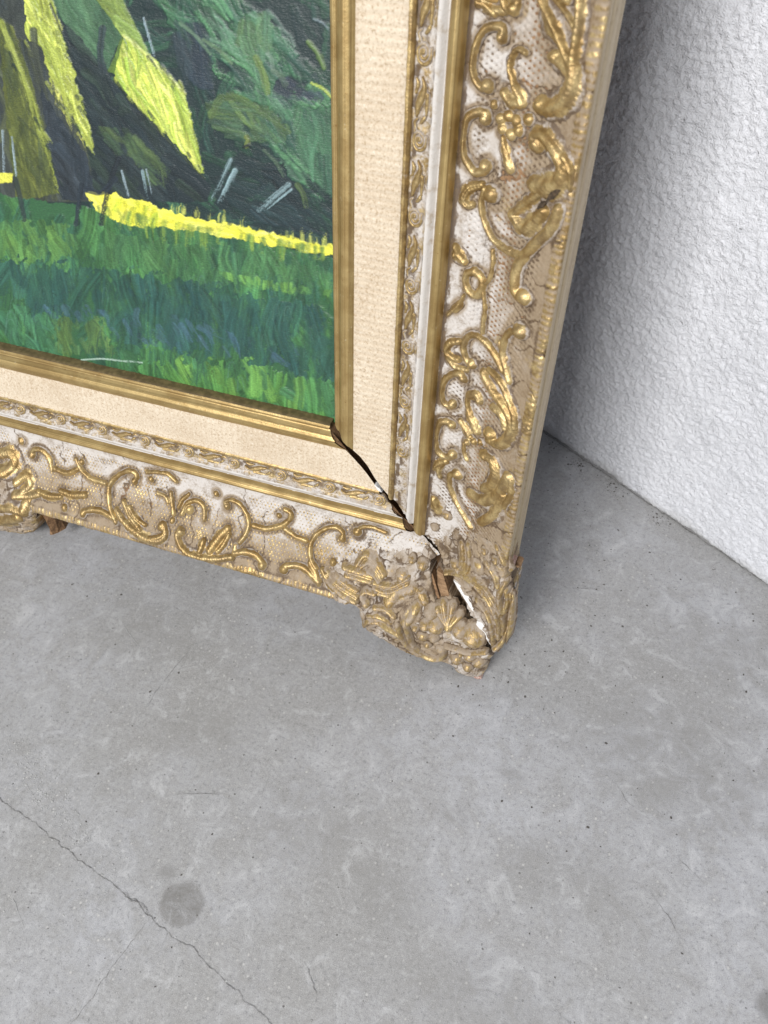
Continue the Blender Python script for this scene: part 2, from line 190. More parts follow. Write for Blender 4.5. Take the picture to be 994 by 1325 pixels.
# ------------------------------------------------------------------ materials
class NT:
    def __init__(s, name):
        s.m = bpy.data.materials.new(name); s.m.use_nodes = True; s.t = s.m.node_tree
        s.p = s.t.nodes['Principled BSDF']
    def n(s, typ, **kw):
        nd = s.t.nodes.new('ShaderNode' + typ)
        for k, v in kw.items():
            if hasattr(nd, k): setattr(nd, k, v)
        return nd
    def val(s, sock, v):
        if isinstance(v, (int, float)): sock.default_value = v
        elif isinstance(v, (tuple, list)): sock.default_value = tuple(v) + ((1,) if len(v) == 3 and len(sock.default_value) == 4 else ())
        else: s.t.links.new(v, sock)
    def math(s, op, a, b=0.0, c=0.0, clamp=False):
        nd = s.n('Math', operation=op); nd.use_clamp = clamp
        s.val(nd.inputs[0], a); s.val(nd.inputs[1], b); s.val(nd.inputs[2], c); return nd.outputs[0]
    def mix(s, f, a, b, blend='MIX'):
        nd = s.n('Mix', data_type='RGBA', blend_type=blend); s.val(nd.inputs[0], f); s.val(nd.inputs[6], a); s.val(nd.inputs[7], b); return nd.outputs[2]
    def ramp(s, f, lo, hi, a=0.0, b=1.0):
        nd = s.n('MapRange', interpolation_type='SMOOTHSTEP'); s.val(nd.inputs[0], f)
        for i, v in zip((1, 2, 3, 4), (lo, hi, a, b)): s.val(nd.inputs[i], v)
        return nd.outputs[0]
    def coord(s, kind='Object', scale=None):
        c = s.n('TexCoord').outputs[kind]
        if scale is None: return c
        m = s.n('Mapping'); s.t.links.new(c, m.inputs[0]); m.inputs['Scale'].default_value = scale; return m.outputs[0]
    def noise(s, co, scale, detail=4, rough=0.55, dist=0.0):
        nd = s.n('TexNoise'); s.t.links.new(co, nd.inputs['Vector'])
        nd.inputs['Scale'].default_value = scale; nd.inputs['Detail'].default_value = detail; nd.inputs['Roughness'].default_value = rough; nd.inputs['Distortion'].default_value = dist
        return nd.outputs[0]
    def voro(s, co, scale, feature='F1', rand=1.0):
        nd = s.n('TexVoronoi', feature=feature); s.t.links.new(co, nd.inputs['Vector']); nd.inputs['Scale'].default_value = scale; nd.inputs['Randomness'].default_value = rand
        return nd.outputs[0]
    def bump(s, h, strength, dist, normal=None):
        nd = s.n('Bump'); nd.inputs['Strength'].default_value = strength; nd.inputs['Distance'].default_value = dist; s.val(nd.inputs['Height'], h)
        if normal is not None: s.t.links.new(normal, nd.inputs['Normal'])
        return nd.outputs[0]
    def out(s, base=None, rough=None, metal=None, normal=None, spec=None):
        for k, v in (('Base Color', base), ('Roughness', rough), ('Metallic', metal), ('Normal', normal), ('Specular IOR Level', spec)):
            if v is not None: s.val(s.p.inputs[k], v)
        return s.m

GOLD = (0.43, 0.295, 0.115); GOLD_L = (0.60, 0.455, 0.215); GOLD_D = (0.20, 0.115, 0.04); CREAM = (0.60, 0.56, 0.52); TAN = (0.31, 0.235, 0.155); BROWN = (0.095, 0.058, 0.03)
def mat_finish():
    m = NT('gilt_and_whitewash_finish'); co = m.coord()
    a = m.n('Attribute', attribute_name='fin'); sp = m.n('SeparateColor'); m.t.links.new(a.outputs['Color'], sp.inputs[0])
    gild, tone, pat_shade = sp.outputs[0], sp.outputs[1], sp.outputs[2]
    n1 = m.noise(co, 160, 5, 0.6); n2 = m.noise(co, 620, 4, 0.65); n3 = m.noise(co, 45, 3)
    g = m.math('ADD', gild, m.math('MULTIPLY', m.math('SUBTRACT', n1, 0.5), 0.85)); g = m.math('ADD', g, m.math('MULTIPLY', m.math('SUBTRACT', n2, 0.5), 0.6))
    g = m.ramp(g, 0.22, 0.55)
    gold = m.mix(m.ramp(n3, 0.35, 0.65), GOLD, GOLD_L); gold = m.mix(m.ramp(n1, 0.60, 0.40, 0.0, 0.6), gold, GOLD_D)
    tt = m.math('ADD', tone, m.math('MULTIPLY', m.math('SUBTRACT', n1, 0.5), 0.7))
    ground = m.mix(m.ramp(tt, 0.1, 0.9), CREAM, TAN)
    ground = m.mix(m.ramp(n2, 0.62, 0.78, 0.0, 0.5), ground, (0.78, 0.75, 0.71))
    base = m.mix(g, ground, gold)
    pp = m.math('ADD', pat_shade, m.math('MULTIPLY', m.math('SUBTRACT', n2, 0.5), 0.9)); pp = m.ramp(pp, 0.30, 0.80, 0.0, 0.92)  # third channel: antique patina together with shade painted in brown
    base = m.mix(pp, base, BROWN)
    # rubbed-in antique glaze: uneven brown film over gold and cream alike
    gl1 = m.noise(co, 75, 5, 0.7, 0.6); glz = m.math('ADD', m.math('MULTIPLY', gl1, 0.65), m.math('MULTIPLY', n2, 0.35))
    base = m.mix(m.ramp(glz, 0.46, 0.64, 0.0, 0.62), base, (0.20, 0.135, 0.07))
    inv = m.math('SUBTRACT', 1.0, pp)
    b = m.bump(m.math('ADD', n2, m.math('MULTIPLY', n1, 0.6)), 0.55, 0.0006)
    return m.out(base, m.math('ADD', m.math('MULTIPLY', g, -0.26), 0.66), m.math('MULTIPLY', m.math('MULTIPLY', g, inv), 0.62), b)
def mat_gold(name, streak=(4, 900, 900), dark=0.5):
    m = NT(name); co = m.coord(); cs = m.coord(scale=streak)
    n1 = m.noise(cs, 1.0, 3, 0.6); n2 = m.noise(co, 420, 4, 0.65); n3 = m.noise(co, 60, 3)
    c = m.mix(m.ramp(n3, 0.35, 0.65), (0.36, 0.245, 0.095), (0.48, 0.35, 0.15)); c = m.mix(m.ramp(n1, 0.50, 0.32, 0.0, dark), c, GOLD_D)
    c = m.mix(m.ramp(n2, 0.60, 0.72, 0.0, 0.75), c, (0.30, 0.165, 0.05)); c = m.mix(m.ramp(n2, 0.70, 0.80, 0.0, 0.8), c, BROWN)
    c = m.mix(m.ramp(n2, 0.36, 0.27, 0.0, 0.6), c, (0.72, 0.62, 0.42))
    return m.out(c, m.ramp(n1, 0.3, 0.7, 0.33, 0.46), 0.62, m.bump(m.math('ADD', n1, n2), 0.35, 0.0004))
def mat_linen():
    m = NT('ribbed_linen'); co = m.coord()
    def wave(axis):
        w = m.n('TexWave', wave_type='BANDS', bands_direction=axis); m.t.links.new(co, w.inputs['Vector'])
        w.inputs['Scale'].default_value = 0.3142 / 0.00235 / 2 * 1.0; w.inputs['Distortion'].default_value = 1.2; w.inputs['Detail'].default_value = 2; w.inputs['Detail Scale'].default_value = 2.0
        return w.outputs['Fac']
    n1 = m.noise(m.coord(scale=(60, 700, 60)), 1, 4, 0.6); n2 = m.noise(co, 620, 4, 0.7); n3 = m.noise(co, 22, 4)
    a = m.n('Attribute', attribute_name='fin'); sp = m.n('SeparateColor'); m.t.links.new(a.outputs['Color'], sp.inputs[0])
    wv = m.n('Mix', data_type='FLOAT'); m.t.links.new(sp.outputs[0], wv.inputs[0]); m.t.links.new(wave('X'), wv.inputs[2]); m.t.links.new(wave('Y'), wv.inputs[3])
    w = wv.outputs[0]
    c = m.mix(m.ramp(n3, 0.35, 0.65), (0.60, 0.495, 0.365), (0.67, 0.57, 0.435))
    c = m.mix(m.ramp(n2, 0.50, 0.66, 0.0, 0.8), c, (0.40, 0.29, 0.18)); c = m.mix(m.ramp(n2, 0.46, 0.32, 0.0, 0.6), c, (0.80, 0.73, 0.61)); c = m.mix(m.ramp(w, 0.35, 0.05, 0.0, 0.22), c, (0.54, 0.42, 0.29)); c = m.mix(m.ramp(n1, 0.6, 0.75, 0, 0.4), c, (0.80, 0.71, 0.58))
    return m.out(c, 0.92, 0.0, m.bump(m.math('ADD', m.math('MULTIPLY', w, 0.8), m.math('MULTIPLY', n2, 0.8)), 0.6, 0.0006), 0.2)
def mat_cream():
    m = NT('rubbed_cream_paint'); co = m.coord(); n1 = m.noise(co, 130, 5, 0.65); n2 = m.noise(co, 700, 3, 0.6)
    c = m.mix(m.ramp(n1, 0.52, 0.72, 0, 0.75), (0.60, 0.565, 0.525), (0.38, 0.30, 0.21)); c = m.mix(m.ramp(n2, 0.64, 0.74, 0, 0.6), c, (0.30, 0.22, 0.14))
    return m.out(c, 0.55, 0.0, m.bump(m.math('ADD', n1, n2), 0.4, 0.0005))
def mat_side():
    m = NT('toned_wood_side'); co = m.coord(); n1 = m.noise(m.coord(scale=(300, 6, 300)), 1, 4, 0.6); n2 = m.noise(co, 260, 4, 0.6)
    c = m.mix(m.ramp(n1, 0.3, 0.7), (0.36, 0.265, 0.14), (0.55, 0.45, 0.30)); c = m.mix(m.ramp(n2, 0.54, 0.70, 0, 0.75), c, (0.25, 0.16, 0.07)); n4 = m.noise(co, 35, 4); c = m.mix(m.ramp(n4, 0.5, 0.7, 0, 0.5), c, (0.30, 0.21, 0.11))
    return m.out(c, 0.5, 0.25, m.bump(n1, 0.3, 0.0005))
def mat_wood(name='raw_wood', a=(0.16, 0.085, 0.04), b=(0.34, 0.20, 0.10)):
    m = NT(name); n1 = m.noise(m.coord(scale=(40, 400, 400)), 1, 5, 0.65); n2 = m.noise(m.coord(), 300, 4)
    c = m.mix(m.ramp(n1, 0.3, 0.7), a, b); c = m.mix(m.ramp(n2, 0.55, 0.7, 0, 0.6), c, (0.05, 0.03, 0.018))
    return m.out(c, 0.85, 0.0, m.bump(n1, 0.6, 0.001))
def mat_plain(name, c, c2, sc_=300, rough=0.85):
    m = NT(name); n1 = m.noise(m.coord(), sc_, 5, 0.6); return m.out(m.mix(m.ramp(n1, 0.35, 0.7), c, c2), rough, 0.0, m.bump(n1, 0.6, 0.0008))
def mat_canvas():
    m = NT('oil_paint_on_canvas'); co = m.coord(); a = m.n('Attribute', attribute_name='paint')
    n1 = m.noise(m.coord(scale=(420, 1150, 400)), 1, 3, 0.6); n2 = m.noise(co, 900, 3, 0.6)
    c = m.mix(m.ramp(n1, 0.62, 0.42, 0.0, 0.22), a.outputs['Color'], (0.015, 0.025, 0.028))
    return m.out(c, 0.40, 0.0, m.bump(m.math('ADD', n1, m.math('MULTIPLY', n2, 0.4)), 0.55, 0.0005), 0.45)
def mat_floor():
    m = NT('smooth_concrete'); co = m.coord()
    big = m.noise(co, 6.0, 4, 0.6); mid = m.noise(co, 48, 5, 0.72, 0.8); fine = m.noise(co, 330, 4, 0.75); grain = m.noise(co, 1500, 2, 0.6)
    c = m.mix(m.ramp(big, 0.36, 0.64), (0.318, 0.313, 0.307), (0.392, 0.394, 0.410))
    c = m.mix(m.ramp(mid, 0.42, 0.66, 0, 0.62), c, (0.285, 0.278, 0.268)); c = m.mix(m.ramp(mid, 0.47, 0.30, 0, 0.6), c, (0.53, 0.53, 0.535))
    sw = m.noise(m.coord(scale=(38, 150, 20)), 1, 4, 0.7, 0.7); c = m.mix(m.ramp(sw, 0.50, 0.72, 0, 0.16), c, (0.55, 0.55, 0.55)); sw2 = m.noise(m.coord(scale=(190, 60, 20)), 1, 4, 0.7, 0.9); c = m.mix(m.ramp(sw2, 0.54, 0.72, 0, 0.30), c, (0.23, 0.225, 0.22))
    c = m.mix(m.ramp(fine, 0.52, 0.68, 0, 0.55), c, (0.46, 0.46, 0.455)); c = m.mix(m.ramp(fine, 0.47, 0.32, 0, 0.60), c, (0.17, 0.17, 0.172))
    c = m.mix(m.ramp(grain, 0.56, 0.68, 0, 0.6), c, (0.17, 0.17, 0.17)); c = m.mix(m.ramp(grain, 0.42, 0.32, 0, 0.45), c, (0.58, 0.58, 0.57))
    v = m.voro(co, 170); light = m.math('MULTIPLY', m.ramp(v, 0.20, 0.10), m.ramp(mid, 0.46, 0.60)); c = m.mix(m.math('MULTIPLY', light, 0.65), c, (0.56, 0.55, 0.53))
    v2 = m.voro(m.coord(scale=(1, 1.1, 1)), 95)
    pit = m.math('MULTIPLY', m.ramp(v2, 0.10, 0.05), m.ramp(fine, 0.47, 0.53)); c = m.mix(m.math('MULTIPLY', pit, 0.8), c, (0.075, 0.07, 0.065))
    # dried oil drips: stains with a shape of their own
    sx = m.n('SeparateXYZ'); m.t.links.new(co, sx.inputs[0])
    wob = m.math('MULTIPLY', m.math('ADD', m.math('SUBTRACT', mid, 0.5), m.math('MULTIPLY', m.math('SUBTRACT', fine, 0.5), 0.6)), 0.011)
    def blob(x, y, rx, ry, soft, col, amt, cc):
        dx = m.math('DIVIDE', m.math('SUBTRACT', sx.outputs[0], x), rx); dy = m.math('DIVIDE', m.math('SUBTRACT', sx.outputs[1], y), ry)
        d = m.math('SQRT', m.math('ADD', m.math('MULTIPLY', dx, dx), m.math('MULTIPLY', dy, dy))); d = m.math('ADD', d, m.math('DIVIDE', wob, rx))
        f = m.ramp(d, 1.0 + soft, 1.0 - soft, 0.0, amt); return m.mix(m.math('MULTIPLY', f, m.math('MULTIPLY', m.ramp(fine, 0.3, 0.62, 0.45, 1.0), m.ramp(mid, 0.34, 0.60, 0.45, 1.0))), cc, col)
    c = blob(-0.1566, -0.2385, 0.0165, 0.0148, 0.10, (0.165, 0.158, 0.148), 0.80, c)
    c = blob(-0.1770, -0.2240, 0.0068, 0.0064, 0.4, (0.20, 0.195, 0.19), 0.55, c)
    c = blob(0.2420, -0.1640, 0.011, 0.010, 0.25, (0.16, 0.155, 0.15), 0.75, c)
    for (x, y, rx, ry, am) in ((-0.30, -0.05, 0.05, 0.03, 0.2), (-0.09, -0.16, 0.05, 0.03, 0.2), (-0.20, -0.12, 0.04, 0.02, 0.16), (0.11, -0.13, 0.05, 0.025, 0.22), (-0.02, -0.185, 0.030, 0.022, 0.22), (0.06, -0.225, 0.045, 0.02, 0.25), (0.165, -0.02, 0.07, 0.05, 0.30), (0.01, -0.115, 0.012, 0.006, 0.25), (0.045, -0.07, 0.010, 0.005, 0.35), (-0.02, 0.02, 0.05, 0.03, 0.18), (0.20, 0.09, 0.06, 0.04, 0.22)):
        c = blob(x, y, rx, ry, 0.75, (0.205, 0.20, 0.19), am * 1.4, c)
    h = m.math('ADD', m.math('MULTIPLY', fine, 0.7), m.math('MULTIPLY', grain, 0.5)); h = m.math('SUBTRACT', h, m.math('MULTIPLY', pit, 1.2))
    return m.out(c, m.ramp(mid, 0.3, 0.7, 0.46, 0.62), 0.0, m.bump(h, 0.35, 0.0006), 0.35)
def mat_wall():
    m = NT('textured_white_wall_paint'); co = m.coord()
    n1 = m.noise(co, 340, 4, 0.65); n2 = m.noise(co, 30, 4); n3 = m.noise(co, 800, 3)
    c = m.mix(m.ramp(n2, 0.4, 0.7, 0, 0.6), (0.785, 0.795, 0.83), (0.72, 0.73, 0.765)); c = m.mix(m.ramp(n3, 0.66, 0.76, 0, 0.35), c, (0.45, 0.45, 0.46))
    sp = m.noise(co, 95, 3, 0.7); c = m.mix(m.ramp(sp, 0.70, 0.76, 0, 0.85), c, (0.20, 0.20, 0.205))
    # scuffed, dirty foot of the wall
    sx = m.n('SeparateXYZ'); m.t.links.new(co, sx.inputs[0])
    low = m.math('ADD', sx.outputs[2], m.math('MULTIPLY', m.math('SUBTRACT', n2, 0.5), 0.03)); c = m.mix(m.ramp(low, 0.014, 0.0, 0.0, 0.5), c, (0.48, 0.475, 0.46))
    return m.out(c, 0.55, 0.0, m.bump(m.math('ADD', n1, m.math('MULTIPLY', n3, 0.5)), 1.0, 0.0020), 0.4)
M_FIN = mat_finish(); M_BEAD_V = mat_gold('brushed_gold_paint_upright', (900, 4, 900)); M_BEAD_H = mat_gold('brushed_gold_paint_level', (4, 900, 900))
M_SLIP_SHADE = mat_plain('shaded_slip_gold', (0.085, 0.06, 0.025), (0.16, 0.115, 0.05), 200, 0.6); M_LINEN = mat_linen(); M_CREAM = mat_cream(); M_SIDE = mat_side(); M_WOOD = mat_wood(); M_WOOD2 = mat_wood('splintered_wood', (0.17, 0.095, 0.045), (0.36, 0.225, 0.12))  # first one: slip edge gilding with its shade put into the colour
M_GESSO = mat_plain('broken_white_gesso', (0.82, 0.81, 0.79), (0.70, 0.68, 0.65)); M_CANVAS = mat_canvas(); M_FLOOR = mat_floor(); M_WALL = mat_wall()
M_CRACK = mat_plain('dirt_filled_crack', (0.14, 0.135, 0.13), (0.31, 0.305, 0.30), 420); M_PALE = mat_plain('pale_scrape', (0.46, 0.46, 0.45), (0.40, 0.40, 0.39), 400); M_GRIT = mat_plain('dark_grit', (0.06, 0.052, 0.045), (0.13, 0.12, 0.11), 900)
M_LOSS = mat_plain('blackened_loss', (0.03, 0.02, 0.012), (0.10, 0.065, 0.035), 600); M_REDCHIP = mat_plain('red_bole_chip', (0.34, 0.19, 0.15), (0.60, 0.47, 0.41), 700)

# ------------------------------------------------------------------ floor
def nonuni(a, b, d0, d1, step, coarse):
    l = list(np.arange(a, d0, coarse)) if a < d0 else []
    m_ = list(np.arange(d0, d1, step)); r = list(np.arange(d1, b, coarse)) + [b]
    return np.array(l + m_ + r)
fl = obj('floor', new_mesh('floor', [(-6, -6, 0), (6, -6, 0), (6, 6, 0), (-6, 6, 0)], [(0, 1, 2, 3)], smooth=False), M_FLOOR)
fl['kind'] = 'structure'; fl['label'] = 'grey smooth concrete floor with hairline cracks and round oil stain'
WA0 = np.array((-0.0125, 0.2989)); WD0 = np.array((0.2334, -0.1266)) / math.hypot(0.2334, 0.1266)
def ribbon(name, pts, wid, mat, z=0.0004, seed=0, jit=0.0015, step=0.0008, fade=True):
    P = np.array(pts, float); L = np.r_[0, np.cumsum(np.hypot(*np.diff(P, axis=0).T))]
    s = np.arange(0, L[-1], step); x = np.interp(s, L, P[:, 0]); y = np.interp(s, L, P[:, 1])
    x = x + (fbm(s * 170, s * 0 + seed, seed, 5) - .5) * jit * 2; y = y + (fbm(s * 170, s * 0 + seed + 9, seed + 3, 5) - .5) * jit * 2
    dx = np.gradient(x); dy = np.gradient(y); n = np.hypot(dx, dy) + 1e-9; nx, ny = -dy / n, dx / n
    w = wid * (0.25 + 1.3 * vnoise(s * 420, s * 0, seed + 5) * (0.4 + vnoise(s * 60, s * 0, seed + 6)))
    if fade: w = w * np.clip(np.minimum(s, s[-1] - s) / 0.02, 0.15, 1)
    A = np.c_[x + nx * w / 2, y + ny * w / 2, np.full(len(s), z)]; B = np.c_[x - nx * w / 2, y - ny * w / 2, np.full(len(s), z)]
    i = np.arange(len(s) - 1); k = len(s)
    return obj(name, new_mesh(name, np.r_[A, B], np.stack([i, i + k, i + k + 1, i + 1], -1), smooth=False), mat, fl)
c1 = [(-0.3605, -0.2154), (-0.3305, -0.2204), (-0.3095, -0.2239), (-0.2721, -0.231), (-0.239, -0.2389), (-0.2082, -0.245), (-0.1819, -0.2505), (-0.1701, -0.2544), (-0.1508, -0.2606), (-0.1317, -0.2615), (-0.1128, -0.2687), (-0.0922, -0.2743), (-0.0649, -0.2832), (-0.02, -0.30)]
ribbon('crack', c1, 0.00042, M_CRACK, seed=1, fade=False, jit=0.0022)
ribbon('crack', c1[5:8], 0.0007, M_CRACK, z=0.0007, seed=1, jit=0.0022)
ribbon('crack', [(-0.1732, -0.2544), (-0.1781, -0.2728), (-0.1839, -0.2938), (-0.1859, -0.31), (-0.1908, -0.3258), (-0.20, -0.36)], 0.00042, M_CRACK, seed=3)
ribbon('crack', [(-0.250, -0.045), (-0.258, -0.090), (-0.262, -0.130)], 0.00028, M_CRACK, seed=4)
ribbon('scratch', [(0.1536, -0.1169), (0.1747, -0.1358), (0.1863, -0.1468)], 0.00035, M_CRACK, seed=6)
ribbon('scratch', [(0.170, -0.090), (0.195, -0.103)], 0.0005, M_CRACK, seed=7)
ribbon('scratch', [(0.120, -0.050), (0.132, -0.062), (0.140, -0.066)], 0.0007, M_CRACK, seed=8)
ribbon('smear', [(-0.0574, -0.2427), (-0.0488, -0.2494), (-0.04, -0.2605)], 0.0011, M_CRACK, seed=9, jit=0.003)
for k, pl in enumerate(([(-0.163, -0.2425), (-0.160, -0.2445), (-0.157, -0.2425), (-0.154, -0.2455), (-0.150, -0.2430)], [(-0.163, -0.2375), (-0.1605, -0.2335)], [(-0.156, -0.2485), (-0.1535, -0.2450)])):
    ribbon('crack', pl, 0.0007, M_CRACK, seed=40 + k)
ribbon('scrape', [(-0.165, -0.05), (-0.158, -0.046)], 0.0018, M_CRACK, seed=10)
for k, (a, b) in enumerate((((0.03, -0.105), (0.036, -0.112)), ((0.10, -0.02), (0.112, -0.017)), ((-0.10, 0.045), (-0.075, 0.06)), ((-0.43, 0.03), (-0.36, 0.07)), ((-0.36, 0.02), (-0.33, 0.04)))):
    ribbon('scrape', [a, b], 0.0012, M_PALE, seed=20 + k)
ribbon('gap', [tuple((WA0 + WD0 * q)[:2]) for q in np.linspace(-0.3, 0.7, 60)], 0.0012, M_CRACK, z=0.0006, seed=50, fade=False)
for k, ((a, b), d) in enumerate(((((-0.208, -0.253), (-0.192, -0.259)), 0), (((-0.329, -0.047), (-0.290, -0.070)), 0), (((-0.216, -0.053), (-0.201, -0.062)), 0), (((-0.193, 0.134), (-0.172, 0.109)), 1), (((0.108, -0.211), (0.137, -0.227)), 1), (((-0.291, -0.021), (-0.263, -0.022)), 0), (((-0.201, -0.171), (-0.165, -0.159)), 1), (((-0.336, -0.166), (-0.314, -0.165)), 0), (((-0.108, -0.025), (-0.092, -0.030)), 1), (((-0.195, 0.067), (-0.175, 0.047)), 1), (((-0.049, -0.002), (-0.033, -0.002)), 0), (((-0.303, 0.120), (-0.276, 0.118)), 0), (((-0.141, 0.044), (-0.114, 0.029)), 1), (((-0.283, -0.272), (-0.253, -0.293)), 0), (((-0.272, 0.130), (-0.260, 0.124)), 1), (((0.050, 0.112), (0.085, 0.124)), 1), )):
    ribbon('scratch', [a, b], 0.00045, M_CRACK if d else M_PALE, seed=60 + k, jit=0.0008)
# countless grit specks and worn pale flecks: one mass each
def flecks(name, n, box, r0, r1, mat, z, seed, clusters=None, label=None):
    r = np.random.RandomState(seed); V = []; F = []
    for i in range(n):
        if clusters and r.rand() < 0.7:
            cx, cy, sg = clusters[r.randint(len(clusters))]; x, y = cx + r.randn() * sg, cy + r.randn() * sg
        else: x, y = r.uniform(box[0], box[1]), r.uniform(box[2], box[3])
        rad = r0 + (r1 - r0) * r.rand() ** 3; a0 = r.rand() * 6.28; el = r.uniform(0.5, 1)
        k = len(V); m_ = 6
        for j in range(m_):
            a = j / m_ * 6.2832; q = rad * r.uniform(0.6, 1.2); px, py = q * math.cos(a), q * el * math.sin(a)
            V.append((x + px * math.cos(a0) - py * math.sin(a0), y + px * math.sin(a0) + py * math.cos(a0), z))
        V.append((x, y, z + rad * 0.35))
        F += [(k + j, k + (j + 1) % m_, k + m_) for j in range(m_)]
    o = obj(name, new_mesh(name, V, F, smooth=True), mat, fl); o['kind'] = 'stuff'
    return o
flecks('grit', 620, (-0.45, 0.30, -0.36, 0.25), 0.00035, 0.0014, M_GRIT, 0.0003, 3, [(0.03, 0.19, 0.05), (0.10, 0.13, 0.05), (0.2, 0.1, 0.08), (0.0, 0.285, 0.006), (0.03, 0.268, 0.006), (0.07, 0.246, 0.006), (0.12, 0.218, 0.006), (0.0, 0.0, 0.03), (0.05, 0.03, 0.03), (0.19, -0.05, 0.06)])
flecks('pale_flecks', 900, (-0.45, 0.30, -0.36, 0.25), 0.0003, 0.0010, M_PALE, 0.0003, 4, [(-0.26, -0.29, 0.05), (-0.345, -0.182, 0.007), (-0.326, -0.187, 0.006), (-0.31, -0.197, 0.006), (-0.297, -0.206, 0.006), (-0.275, -0.215, 0.007), (-0.25, -0.224, 0.008), (-0.22, -0.229, 0.009), (0.1, -0.2, 0.06), (-0.1, -0.3, 0.05)])

# ------------------------------------------------------------------ wall
WA = Vector((-0.0125, 0.2989, 0)); WB = Vector((0.2209, 0.1723, 0)); WD = (WB - WA).normalized(); WN = Vector((WD.y, -WD.x, 0))
if WN.y > 0: WN = -WN
L = nonuni(-1.6, 1.4, -0.09, 0.38, 0.0014, 0.05); Z = nonuni(0.0, 1.9, 0.0, 0.62, 0.0014, 0.05)
LL, ZZ = np.meshgrid(L, Z)
hh = fbm(LL / 0.0026, ZZ / 0.0029, 11, 3) - .5 + (fbm(LL / 0.014, ZZ / 0.02, 17, 2) - .5) * 0.5
cr = 1 - np.abs(fbm(LL / 0.0038 + 3 * hh * .3, ZZ / 0.0046, 31, 2) - .5) * 2
H = hh * 0.0026 - np.clip(cr - 0.84, 0, 1) * 0.0065 + (fbm(LL / 0.06, ZZ / 0.06, 51, 2) - .5) * 0.003
H = H + (fbm(LL / 0.03, ZZ * 0, 88, 3) - .5) * 0.006 * np.exp(-ZZ / 0.02) - 0.004 * np.exp(-ZZ / 0.0025) * (0.5 + vnoise(LL / 0.012, ZZ * 0, 77))
P = np.array(WA)[None, :] + LL.ravel()[:, None] * np.array(WD)[None, :] + H.ravel()[:, None] * np.array(WN)[None, :]
P[:, 2] = ZZ.ravel() - 0.001
nr, nc = LL.shape; F = grid_faces(nr, nc)
e = np.array(WN) * -0.12
extra = np.array([P[0] + e, P[nc - 1] + e, P[-1] + e, P[-nc] + e]); k = len(P)
wall = obj('wall', new_mesh('wall', P, F), M_WALL)
wb = obj('wall_core', new_mesh('wall_core', np.r_[np.array([P[0], P[nc - 1], P[-1], P[-nc]]) + e * 0.05, extra], [(4, 5, 6, 7), (0, 4, 7, 3), (1, 2, 6, 5), (3, 7, 6, 2), (0, 1, 2, 3)], smooth=False), M_WALL, wall)
wall['label'] = 'white wall with orange peel paint texture behind the leaning frame'; wall['category'] = 'wall'

# ------------------------------------------------------------------ the framed painting
root = bpy.data.objects.new('framed_painting', None); COL.objects.link(root)
root.matrix_world = FRAME_M; root.empty_display_size = 0.05
root['label'] = 'ornate gilt and whitewashed picture frame with split corner holding a green landscape painting'; root['category'] = 'picture frame'
SW, SH = 704.0, 985.0                                   # sight opening in mm
pt = np.array([(0, -10), (0.4, -4), (1.4, 1.6), (2.4, 3.4), (4.4, 4.2), (5.2, 3.6), (6.2, 4.5), (9, 8), (12, 9.3), (15, 8.9), (17.5, 7.6), (18.2, 7.0), (48, 8.4), (48.5, 9.6), (50.2, 9.8), (51.4, 8.4), (52, 6.2), (62, 8.4), (63.4, 9.6), (64.4, 11.0), (66, 10.9), (68, 9.3), (69.6, 8.0),
               (70, 9.6), (71, 12.2), (72.6, 14.0), (74.3, 14.7), (76, 14.2), (77.6, 12.6), (78.5, 10.6), (79.2, 8.4), (80.5, 7.0), (84, 6.8), (90, 7.6), (100, 10.6), (115, 17.6), (130, 27), (138, 32.5), (144, 36.6), (147, 38.2), (149, 38.6), (150, 37.8)])
def W(t): return np.interp(t, pt[:, 0], pt[:, 1])
tf = np.linspace(79.2, 150, 400); wf = W(tf)
kern = np.hanning(41); kern /= kern.sum(); wf_s = np.convolve(np.pad(wf, 20, mode='edge'), kern, 'valid'); wf_s[:25] = wf[:25]; wf_s[-25:] = wf[-25:]
def WB_(t): return np.where(t < 79.2, W(t), np.interp(t, tf, wf_s))
def slope(t): return (WB_(t + .6) - WB_(t - .6)) / 1.2
CJ_T = np.array([0, 4, 9, 14, 20, 28, 36, 44, 52, 60, 67, 74, 80, 88, 94, 110, 130, 150]); CJ = np.array([0.5, -2.5, -3.2, -3.0, -1.5, 0.5, -2.5, -5.0, -5.4, -6.0, -6.2, -5.4, -4.6, -2.5, -1.0, 0, 0, 0])
GAP_T = np.array([0, 6, 14, 20, 30, 40, 46, 52, 60, 72, 80, 90, 97, 150]); GAP = np.array([4.6, 5.4, 5.2, 5.6, 4.8, 2.6, 3.8, 5.2, 5.4, 5.0, 4.0, 3.0, 2.4, 2.4])
def jag(t): return np.interp(t, CJ_T, CJ) + (fbm(t / 2.2, t * 0, 5, 4) - .5) * 2.6
def gap(t): return np.interp(t, GAP_T, GAP) * (0.75 + 0.5 * vnoise(t / 3.1, t * 0, 8))
def start(rail, t):
    return start0(rail, t) + (32.0 * sstep(95, 106, t) if rail in 'SB' else 0)
def start0(rail, t):
    if rail == 'S': return -t + jag(t) + gap(t) * .7 * (0.8 + .4 * vnoise(t / 1.3, t * 0, 61))
    if rail == 'B': return -t - jag(t) + gap(t) * .7 * (0.8 + .4 * vnoise(t / 1.3, t * 0, 67))
    return -t
def place(rail, s, t, w):
    s, t, w = np.broadcast_arrays(np.asarray(s, float), np.asarray(t, float), np.asarray(w, float))
    if rail == 'S': return np.stack([t, s, w], -1) / 1000
    if rail == 'B': return np.stack([-s, -t, w], -1) / 1000
    if rail == 'L': return np.stack([-SW - t, s, w], -1) / 1000
    return np.stack([-s, SH + t, w], -1) / 1000
FLIP = {'S': False, 'B': False, 'L': True, 'T': True}
